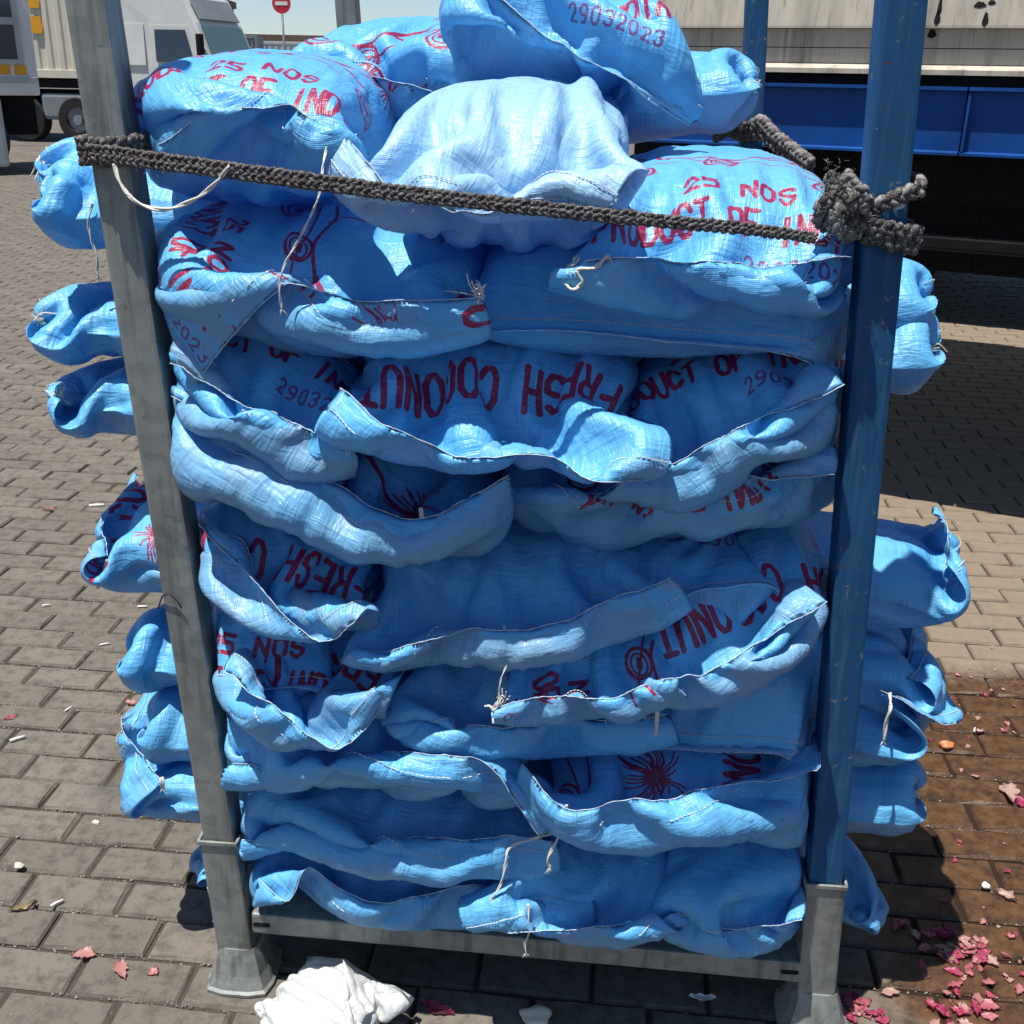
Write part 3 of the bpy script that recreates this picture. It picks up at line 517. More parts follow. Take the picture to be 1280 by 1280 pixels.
NS = len(SACKS)
def rotm(rz, roll, pitch):
    return np.array(Matrix.Rotation(R(rz), 3, 'Z') @ Matrix.Rotation(R(roll), 3, 'Y') @ Matrix.Rotation(R(pitch), 3, 'X'))
CEN = np.array([s[1] for s in SACKS], np.float32); EXT = np.array([s[2] for s in SACKS], np.float32)
ROT = np.array([rotm(s[3], s[4], s[5]) for s in SACKS], np.float32)
LIP = np.array([s[10] for s in SACKS], np.float32); SLK = np.array([s[11] for s in SACKS], np.float32); SQ = np.array([s[13] for s in SACKS], np.float32)
FRONT = np.array([abs(s[3]) < 45 for s in SACKS])
def half_perim(a, c, n):
    t = np.linspace(0, math.pi, 200); r_ = (np.abs(np.cos(t)/a)**n+np.abs(np.sin(t)/c)**n)**(-1/n)
    return float(np.hypot(np.diff(r_*np.cos(t)), np.diff(r_*np.sin(t))).sum())
WU = np.array([half_perim(EXT[i, 0], EXT[i, 2], SQ[i])*SLK[i] for i in range(NS)], np.float32)
for i, s in enumerate(SACKS):           # the lip reaches from the filling to where the mouth hangs
    if s[9]:
        d_ = []
        for p in s[9]:
            l_ = (np.array(p[1:])-CEN[i]) @ ROT[i]; f_ = (np.abs(l_/EXT[i])**SQ[i]).sum()**(1/SQ[i]); d_.append(np.linalg.norm(l_)*(1-1/max(f_, 1)))
        LIP[i] = .5*LIP[i]*.5+.5*float(np.mean(d_))+.5*float(np.max(d_))*.5
WL = np.array([half_perim(EXT[i, 1], EXT[i, 2], SQ[i])*.95*(1+.4*(SLK[i]-1))+LIP[i]+.012 for i in range(NS)], np.float32)
PF = np.ones((NS, 2), np.float32)          # share of the tube lying over / under the filling, set by where the mouth hangs
for i, s in enumerate(SACKS):
    if s[9]:
        zl = float(np.clip(np.mean([((np.array(p[1:])-CEN[i]) @ ROT[i])[2] for p in s[9]]), -.8*EXT[i, 2], .8*EXT[i, 2]))
        PF[i] = (.975*(1-zl/WL[i]), .955*(1+zl/WL[i]))
NEI = []
for i in range(NS):
    d = np.linalg.norm((CEN-CEN[i])*np.array([1, .8, 1.5]), axis=1); order = [j for j in np.argsort(d) if j != i and FRONT[j] == FRONT[i] and (FRONT[i] or CEN[j, 0]*CEN[i, 0] > 0)]
    NEI.append(order[:6])
NEI = np.array([(n+[n[-1]]*6)[:6] for n in NEI])
def init(nu, nv):
    s = np.linspace(-1, 1, nu, dtype=np.float32)[:, None]; t = np.linspace(0, 1, nv, dtype=np.float32)[None, :]
    X = np.zeros((NS, 2, nu, nv, 3), np.float32)
    for i in range(NS):
        a, b, c = EXT[i]; L = WL[i]; lf = (LIP[i]+.015)/L
        def arc(p, q, n, m, lo=0.0):      # points of equal spacing along half a superellipse, from -p to +p
            th = np.linspace(math.pi, 0, 400); r_ = (np.abs(np.cos(th)/p)**n+np.abs(np.sin(th)/q)**n)**(-1/n); A, B = r_*np.cos(th), r_*np.sin(th)
            L_ = np.concatenate([[0], np.cumsum(np.hypot(np.diff(A), np.diff(B)))]); k_ = np.clip(m, 0, 1)*L_[-1]
            return np.interp(k_, L_, A).astype(np.float32), np.interp(k_, L_, B).astype(np.float32)
        xs, zs = arc(a, c, SQ[i], (s[:, 0]+1)/2); m = (t[0]-lf)/(1-lf-.012/L); ys, fz = arc(b, c, SQ[i], m)
        yl = (ys*1.015+np.where(m < 0, m*(1-lf)*L, 0))[None]; fz = np.where(m < 0, 0, fz/c)[None]; wx = np.clip(fz, .45, 1)**.30
        for k, sg in ((0, 1), (1, -1)):
            P = np.stack(np.broadcast_arrays(xs[:, None]*1.015*wx, yl, sg*zs[:, None]*1.015*fz-.010*(m < 0)[None]), -1)
            X[i, k] = P @ ROT[i].T + CEN[i]
    X += RNG.normal(0, .002, X.shape).astype(np.float32)
    return X
def upsample(X):
    # Catmull-Rom midpoint insertion along both grid axes (clamped ends)
    def up(A, ax):
        A = np.moveaxis(A, ax, 0); n = A.shape[0]
        E = np.concatenate([2*A[:1]-A[1:2], A, 2*A[-1:]-A[-2:-1]], 0)
        mid = (-E[:-3]+9*E[1:-2]+9*E[2:-1]-E[3:])/16
        out = np.empty((2*n-1,)+A.shape[1:], A.dtype); out[0::2] = A; out[1::2] = mid
        return np.moveaxis(out, 0, ax)
    return up(up(X, 2), 3)
def pins_for(nu):
    out = []
    for i, s in enumerate(SACKS):
        if not s[9]: continue
        ps_ = sorted(s[9]); fr = np.array([p[0] for p in ps_]); xyz = np.array([p[1:] for p in ps_])
        if len(fr) == 1: out.append((i, np.array([int(round(fr[0]*(nu-1)))]), xyz)); continue
        u_ = np.arange(int(math.ceil(fr[0]*(nu-1)-1e-6)), int(math.floor(fr[-1]*(nu-1)+1e-6))+1); f = u_/(nu-1)
        d = np.gradient(xyz, fr, axis=0) if len(fr) > 2 else np.repeat((xyz[1:]-xyz[:1])/(fr[1]-fr[0]), 2, 0)
        k = np.clip(np.searchsorted(fr, f, side='right')-1, 0, len(fr)-2); h = (fr[k+1]-fr[k])[:, None]; q = ((f-fr[k])/(fr[k+1]-fr[k]))[:, None]
        tg = (2*q**3-3*q**2+1)*xyz[k]+(q**3-2*q**2+q)*h*d[k]+(-2*q**3+3*q**2)*xyz[k+1]+(q**3-q**2)*h*d[k+1]
        rg = np.random.default_rng(500+i); q_ = f*max(.2, float(np.linalg.norm(np.diff(xyz, axis=0), axis=1).sum()))      # an uneven, crumpled hem
        for ax, am in ((1, .0016), (2, .0018)):
            for lam in (.19, .10, .058): tg[:, ax] += am*(lam/.11)*np.sin(2*math.pi*(q_/lam*rg.uniform(.8, 1.25)+rg.uniform()))*np.interp(f, [0, .08, .92, 1], [.2, 1, 1, .2])
        out.append((i, u_, tg))
    return out
GATH = np.full(NS, .86, np.float32)       # how far the mouth is gathered: its path length against the flat width
for i_, u_, tg_ in pins_for(81):
    if len(u_) > 1: GATH[i_] = np.clip(np.linalg.norm(np.diff(tg_, axis=0), axis=1).sum()*1.04/(WU[i_]*(u_[-1]-u_[0])/80), .62 if FRONT[i_] else .13, 1.15)
def weld(X):
    for sl in ((slice(None), slice(None), 0), (slice(None), slice(None), -1)):
        m = X[sl].mean(1, keepdims=True); X[sl] = m
    for sl in (np.s_[:, :, :, 0], np.s_[:, :, :, -1]):
        X[sl] = X[sl].mean(1, keepdims=True)
def collide(X, idx, own=True):
    def push(P, i, shrink):
        L = (P-CEN[i]) @ ROT[i]; e = EXT[i]*shrink; n = SQ[i]
        F = (np.abs(L/e)**n).sum(-1)**(1/n); m = F < 1
        if m.any():
            F = np.maximum(F, .25); P[m] = ((L[m]/F[m][:, None]) @ ROT[i].T)+CEN[i]
    for i in idx:
        P = X[i].reshape(-1, 3)
        for j in NEI[i]: push(P, j, .90)
        push(P, i, 1.0)
        P[:, 2] = np.maximum(P[:, 2], .003 if i == NS-1 else (.172 if FRONT[i] else .12))
        for sx in (-1, 1):     # keep the cloth off the front posts
            px = sx*PXH+LEAN*P[:, 2]; m = (np.abs(P[:, 0]-px) < .034) & (P[:, 1] < .034) & (P[:, 1] > -.20); P[m, 1] = .036
        X[i] = P.reshape(X[i].shape)
def relax(X, steps, iters, grav, pool):
    nu, nv = X.shape[2:4]; pins = pins_for(nu)
    du0 = (WU/(nu-1))[:, None, None, None]; dv0 = ((WL/(nv-1))[:, None]*PF)[:, :, None, None]
    ramp_ = np.clip(np.arange(nv)[None]/(nv*(.20+.34*np.clip(1-GATH, 0, 1)))[:, None], 0, 1)**.85; gather = (GATH[:, None]+(1-GATH[:, None])*ramp_)[:, None, None, :].astype(np.float32)
    dg = np.sqrt(du0**2+dv0**2); ks = max(1, round(nv*.065))
    hold = (np.clip((np.linspace(0, 1, nv)-.12)/.30, 0, 1)*.05).astype(np.float32)[None, None, None, :, None]; X0 = init(nu, nv)   # friction on the filling
    chunks = np.array_split(np.arange(NS), 4); prev = X.copy()
    point = (GATH < .45) & ~FRONT; press = np.where(point, .00085, np.where(FRONT, .00020, .0005)).astype(np.float32)*(1.0 if nu < 30 else .45)
    pw = np.clip((np.arange(nv)-1)/(nv*.10), 0, 1).astype(np.float32)[None, None, :, None]; lip0 = np.array([s[10] for s in SACKS]); tie = (np.arange(ks+1)[None] <= (np.clip(lip0*.55, .020, .042)/(WL/(nv-1)))[:, None])*np.where(point, 0.0, .5)[:, None]; tie = tie.astype(np.float32)[:, None, None, :, None]
    def work(idx):
        a, b = idx[0], idx[-1]+1; x = X[a:b]; pv = prev[a:b]; D = np.empty_like(x)
        DU = du0[a:b]*gather[a:b]; DV = dv0[a:b]; DG = dg[a:b]
        mp = [p for p in pins if a <= p[0] < b]
        def con(p, q, rest, kt, kc, P, Q):
            d = q-p; L = np.sqrt((d*d).sum(-1))+1e-9; r_ = (L-rest)/L; r_ = np.where(r_ > 0, r_*kt, r_*kc)
            d *= r_[..., None]; P += d; Q -= d
        for st in range(steps):
            v = (x-pv)*.90; pv[:] = x; x += np.clip(v, -.01, .01); x[..., 2] -= grav
            nn = np.cross(np.gradient(x, axis=2), np.gradient(x, axis=3)); nn /= np.linalg.norm(nn, axis=-1, keepdims=True)+1e-9
            nn *= press[a:b, None, None, None, None]*pw[None]; x[:, 0] += nn[:, 0]; x[:, 1] -= nn[:, 1]
            x += (X0[a:b]-x)*hold
            for it in range(iters):
                D[:] = 0
                con(x[:, :, :-1], x[:, :, 1:], DU, .24, .20, D[:, :, :-1], D[:, :, 1:])
                con(x[:, :, :, :-1], x[:, :, :, 1:], DV, .24, .20, D[:, :, :, :-1], D[:, :, :, 1:])
                con(x[:, :, :-1, :-1], x[:, :, 1:, 1:], DG, .10, .06, D[:, :, :-1, :-1], D[:, :, 1:, 1:])
                con(x[:, :, 1:, :-1], x[:, :, :-1, 1:], DG, .10, .06, D[:, :, 1:, :-1], D[:, :, :-1, 1:])
                con(x[:, :, :-2], x[:, :, 2:], 2*du0[a:b], .0, .05, D[:, :, :-2], D[:, :, 2:])
                con(x[:, :, :, :-2], x[:, :, :, 2:], 2*DV, .0, .05, D[:, :, :, :-2], D[:, :, :, 2:])
                con(x[:, :, :-4], x[:, :, 4:], 4*du0[a:b], .0, .012, D[:, :, :-4], D[:, :, 4:])
                con(x[:, :, :, :-4], x[:, :, :, 4:], 4*DV, .0, .012, D[:, :, :, :-4], D[:, :, :, 4:])
                x += D
                weld(x)
                m = x[:, :, :, :ks+1].mean(1, keepdims=True); x[:, :, :, :ks+1] += (m-x[:, :, :, :ks+1])*tie[a:b]
                for i, u_, tg in mp:
                    x[i-a, :, u_, 0] += (tg.astype(np.float32)[:, None]-x[i-a, :, u_, 0])*.5
            collide(X, range(a, b))
            if st > steps*.6: pv += (x-pv)*.3
        weld(x)
    list(pool.map(work, chunks))
    return X
pool = ThreadPoolExecutor(4)
import time as _t; _t0 = _t.time()
X = init(21, 27)
X = relax(X, 80, 5, .00014, pool); 
X = upsample(X); X = relax(X, 40, 5, .00004, pool)
X = upsample(X)
# stiff woven plastic: sharp crumples added along the normals
def lattice(x, y, rg):
    L = rg.normal(0, 1, (64, 64)).astype(np.float32); xi = np.floor(x).astype(int); yi = np.floor(y).astype(int); fx = x-xi; fy = y-yi
    fx = fx*fx*(3-2*fx); fy = fy*fy*(3-2*fy); g = lambda i, j: L[i % 64, j % 64]
    return (g(xi, yi)*(1-fx)+g(xi+1, yi)*fx)*(1-fy)+(g(xi, yi+1)*(1-fx)+g(xi+1, yi+1)*fx)*fy
for i in range(NS):
    rg = np.random.default_rng(100+i); nu, nv = X.shape[2:4]
    u_, v_ = np.meshgrid(np.linspace(0, WU[i], nu), np.linspace(0, WL[i], nv), indexing='ij')
    fade = np.minimum(1, np.minimum(np.minimum(np.arange(nu), np.arange(nu)[::-1])[:, None], np.minimum(np.arange(nv), np.arange(nv)[::-1])[None])/5.0)
    mouth = np.exp(-v_/.10)
    for k in (0, 1):
        P = X[i, k]; n = np.cross(np.gradient(P, axis=0), np.gradient(P, axis=1)); n /= np.linalg.norm(n, axis=-1, keepdims=True)+1e-9
        if k: n = -n
        h = np.zeros((nu, nv), np.float32)
        for lam, an, amp in ((.090, 2.0, .0036), (.050, 2.6, .0036), (.027, 2.4, .0030)):
            a = rg.uniform(-.9, .9); wx = lattice(u_/.09+k*9, v_/.09, rg)*.35; x = (u_*math.cos(a)-v_*math.sin(a))/lam+wx; y = (u_*math.sin(a)+v_*math.cos(a))/(lam*an)+wx
            h += amp*(.55-np.abs(lattice(x+50, y+50, rg)))*(.55+.45*lattice(u_/.2+20, v_/.2+20, rg).clip(-1, 1))
        if i == NS-1: h *= 1.7
        h += .0028*mouth*(.5-np.abs(lattice(u_/.022+30, v_/.16+30, rg)))
        X[i, k] += (n*(h*fade)[..., None]).astype(np.float32)
print('cloth', round(_t.time()-_t0, 1), X.shape)

def cloth_mesh(i):
    P = X[i]; nu, nv = P.shape[1:3]
    top = np.arange(nu*nv).reshape(nu, nv); bot = np.full((nu, nv), -1); inner = np.zeros((nu, nv), bool); inner[1:-1, 1:-1] = True
    bot[inner] = nu*nv+np.arange(inner.sum()); bot[~inner] = top[~inner]
    V = np.concatenate([P[0].reshape(-1, 3), P[1][inner]], 0)
    def quads(g): return np.stack([g[:-1, :-1], g[1:, :-1], g[1:, 1:], g[:-1, 1:]], -1).reshape(-1, 4)
    Q = np.concatenate([quads(top), quads(bot)[:, ::-1]], 0)
    me = bpy.data.meshes.new('coconut_sack'); nq = len(Q)
    me.vertices.add(len(V)); me.vertices.foreach_set('co', (V-CEN[i]).astype(np.float32).ravel())
    me.loops.add(nq*4); me.loops.foreach_set('vertex_index', Q.ravel().astype(np.int32))
    me.polygons.add(nq); me.polygons.foreach_set('loop_start', np.arange(0, nq*4, 4, dtype=np.int32)); me.polygons.foreach_set('loop_total', np.full(nq, 4, np.int32))
    me.polygons.foreach_set('use_smooth', np.ones(nq, bool)); me.update(calc_edges=True)
    # fabric uv in metres, and the place of the print
    U, Vv = np.meshgrid(np.linspace(0, WU[i], nu), np.linspace(0, WL[i], nv), indexing='ij')
    g = np.arange(nu*nv).reshape(nu, nv); gi = quads(g).ravel()
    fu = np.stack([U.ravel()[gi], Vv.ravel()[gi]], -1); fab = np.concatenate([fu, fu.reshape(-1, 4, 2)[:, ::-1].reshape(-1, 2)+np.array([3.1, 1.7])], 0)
    pm, (pu, pv_, pr), sc_ = SACKS[i][6], SACKS[i][7], SACKS[i][8]
    x = (fu[:, 0]-WU[i]/2); y = fu[:, 1]-LIP[i]*.5
    a = R(pr); x, y = x*math.cos(a)-(y-.2)*math.sin(a), x*math.sin(a)+(y-.2)*math.cos(a)+.2
    x = x/sc_-pu+.25; y = y/sc_-pv_
    if pm == 'F': x, y = .5-x, .70-y
    pt = np.stack([x/.5, y/.8], -1)
    if pm == 'B': pt[:] = -5
    pr_ = np.concatenate([pt, np.full_like(pt, -5.0)], 0)
    for nm, arr in (('fabric', fab), ('print', pr_)):
        l = me.uv_layers.new(name=nm); l.data.foreach_set('uv', arr.astype(np.float32).ravel())
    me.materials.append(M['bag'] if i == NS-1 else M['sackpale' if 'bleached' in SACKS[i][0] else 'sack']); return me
sack_objs = []
for i, s in enumerate(SACKS):
    o = link('plastic_bag' if i == NS-1 else 'coconut_sack', cloth_mesh(i), None, tuple(float(v) for v in CEN[i]))
    if i == NS-1: tag(o, s[0], 'bag'); o.data.name = 'plastic_bag'; continue
    tag(o, s[0], 'sack', 'blue woven sacks stacked in the rack'); sack_objs.append(o)
    P = X[i]; nu, nv = P.shape[1:3]
    # machine stitch near the mouth: small dashes of thread on the upper panel and the pale cut edge
    k = max(3, round(nv*.04)); ln = P[0, :, k]; nb_ = P[0, :, k+1]; nrm = np.cross(np.gradient(ln, axis=0), nb_-ln); nrm /= np.linalg.norm(nrm, axis=1, keepdims=True)+1e-9
    nrm *= np.where((nrm @ ROT[i][:, 2])[:, None] < 0, -1, 1)
    mb = MB(); c0 = CEN[i]
    for u_ in range(1, nu-2):
        a = ln[u_]+nrm[u_]*.0022-c0; b = ln[u_]*.25+ln[u_+1]*.75+nrm[u_]*.0022-c0; w = (nb_[u_]-ln[u_]); w = w/(np.linalg.norm(w)+1e-9)*.0008
        h = nrm[u_]*.0009
        mb.add([a-w, b-w, b+w, a+w, a+h, b+h], [(0, 1, 5, 4), (4, 5, 2, 3), (0, 4, 3), (1, 2, 5)])
    mb.build('stitching', M['twine'], o)
    mb = MB(); rr = random.Random(i); ed = P[0, :, 0]-c0
    mb.tube([tuple(ed[u_]+np.array([rr.uniform(-1, 1), rr.uniform(-1, 1), rr.uniform(-1, 1)])*.0006) for u_ in range(0, nu)], [.0004+.0006*rr.random() for _ in range(nu)], 5)
    mb.build('cut_edge', M['tape'], o, smooth=True)
    for c in s[12]:
        mb = MB(); p0 = P[0, 0 if c == 0 else -1, 0]-c0; q0 = P[0, 0 if c == 0 else -1, 4]-c0; dr = (p0-q0); dr /= np.linalg.norm(dr)+1e-9
        for k in range(26):
            d1 = dr+np.array([rr.gauss(0, .55), rr.gauss(0, .55), rr.gauss(0, .55)]); d2 = d1+np.array([rr.gauss(0, .8), rr.gauss(0, .8), rr.gauss(0, .6)-.3]); l1 = rr.uniform(.004, .013)
            st_ = p0+np.array([rr.gauss(0, .003) for _ in range(3)])
            mb.tube(spline([st_, st_+d1*l1, st_+d1*l1+d2*l1*.7], 3), rr.uniform(.0006, .0015), 4)
        mb.build('frayed_corner', M['twine'], o)
def twine(pts, r_, n=6):
    # two-ply twisted twine
    P = [Vector(p) for p in spline(pts, 14)]; out = MB()
    for ph in (0, math.pi):
        q = []; acc = 0
        for i, p in enumerate(P):
            t = (P[min(i+1, len(P)-1)]-P[max(i-1, 0)]); t = t.normalized() if t.length > 1e-9 else Vector((0, 0, 1)); a = t.orthogonal().normalized(); b = t.cross(a)
            if i: acc += (p-P[i-1]).length
            an = acc/(r_*5)+ph; q.append(p+(a*math.cos(an)+b*math.sin(an))*r_*.55)
        out.tube(q, r_*.62, n)
    return out
for i, pts, r_ in STRINGS:
    o = sack_objs[i]; mb = twine(pts, r_)
    e = pts[-1]; rr = random.Random(i)
    for k in range(7):      # frayed end
        d = Vector((rr.gauss(0, .4), rr.gauss(0, .4), -1)); mb.tube([e, Vector(e)+d*rr.uniform(.004, .012)], r_*.35, 4)
    ob = mb.build('tie_string', M['twine'], o, smooth=True); ob.location = -Vector([float(v) for v in CEN[i]])
# measured places
STRAP = [(-0.6276,-0.0460,1.5040),(-0.5280,-0.0750,1.4978),(-0.3711,-0.1200,1.4877),(-0.1960,-0.1500,1.4738),(-0.0313,-0.1550,1.4609),(0.1312,-0.1400,1.4467),(0.2664,-0.1100,1.4346),(0.3674,-0.0650,1.4192)]
KNOT = (0.4109,-0.0500,1.4444)
KNOTTOP = (0.3846,-0.0500,1.5040)
SCRAP = [(0.5096,0.0000,1.4089), (0.4801,-0.0350,1.4652)]
REARROPE = [[(0.3587,1.4500,1.4869),(0.3969,1.5000,1.5012),(0.4420,1.5200,1.4854)],[(0.4540,1.5200,1.4897),(0.4793,1.5000,1.5029),(0.5041,1.4500,1.4783),(0.5462,1.3800,1.4445),(0.5862,1.3000,1.4148)]]
LOOP = [(-0.5870,-0.0620,1.4903),(-0.5784,-0.0700,1.4670),(-0.5544,-0.0800,1.4431),(-0.5120,-0.0900,1.4348),(-0.4603,-0.1050,1.4524),(-0.4252,-0.1150,1.4768),(-0.4069,-0.1200,1.4959)]
WIRE = [(-0.6160,-0.0200,0.7871),(-0.6017,-0.0320,0.8144),(-0.5883,-0.0340,0.8205),(-0.5762,-0.0340,0.8082),(-0.5711,-0.0330,0.7964)]
STAINS = [(-0.303,1.753,0.0143,0.0143),(-0.290,1.802,0.0095,0.0238),(-0.139,1.797,0.0095,0.0214),(-0.288,1.836,0.0071,0.0286),(-0.163,1.841,0.0190,0.0095),(-0.128,1.848,0.0119,0.0071)]
LORRY = (-9.9526,21.8664,0.0000)
LORRY2 = (-8.3999,15.2989,0.0000)
CSTICK = [(-1.750,2.277),(-1.746,2.751)]
FAR = {'c1': (-18.2084,48.7173,0.0000,2.9000,2.7500), 'c2': (-17.0252,53.1416,0.0000,6.1000,2.6000), 'w': (-41.0513,122.4104,0.0000), 'b': (-31.4481,82.1659,0.0000,2.6000,5.6000),
  'pole': (-15.0706,42.5019,0.0000), 'sign': (-10.5876,36.4017,0.0000), 'signz': 3.414, 'boll': (-13.1915,40.5014,0.0000)}
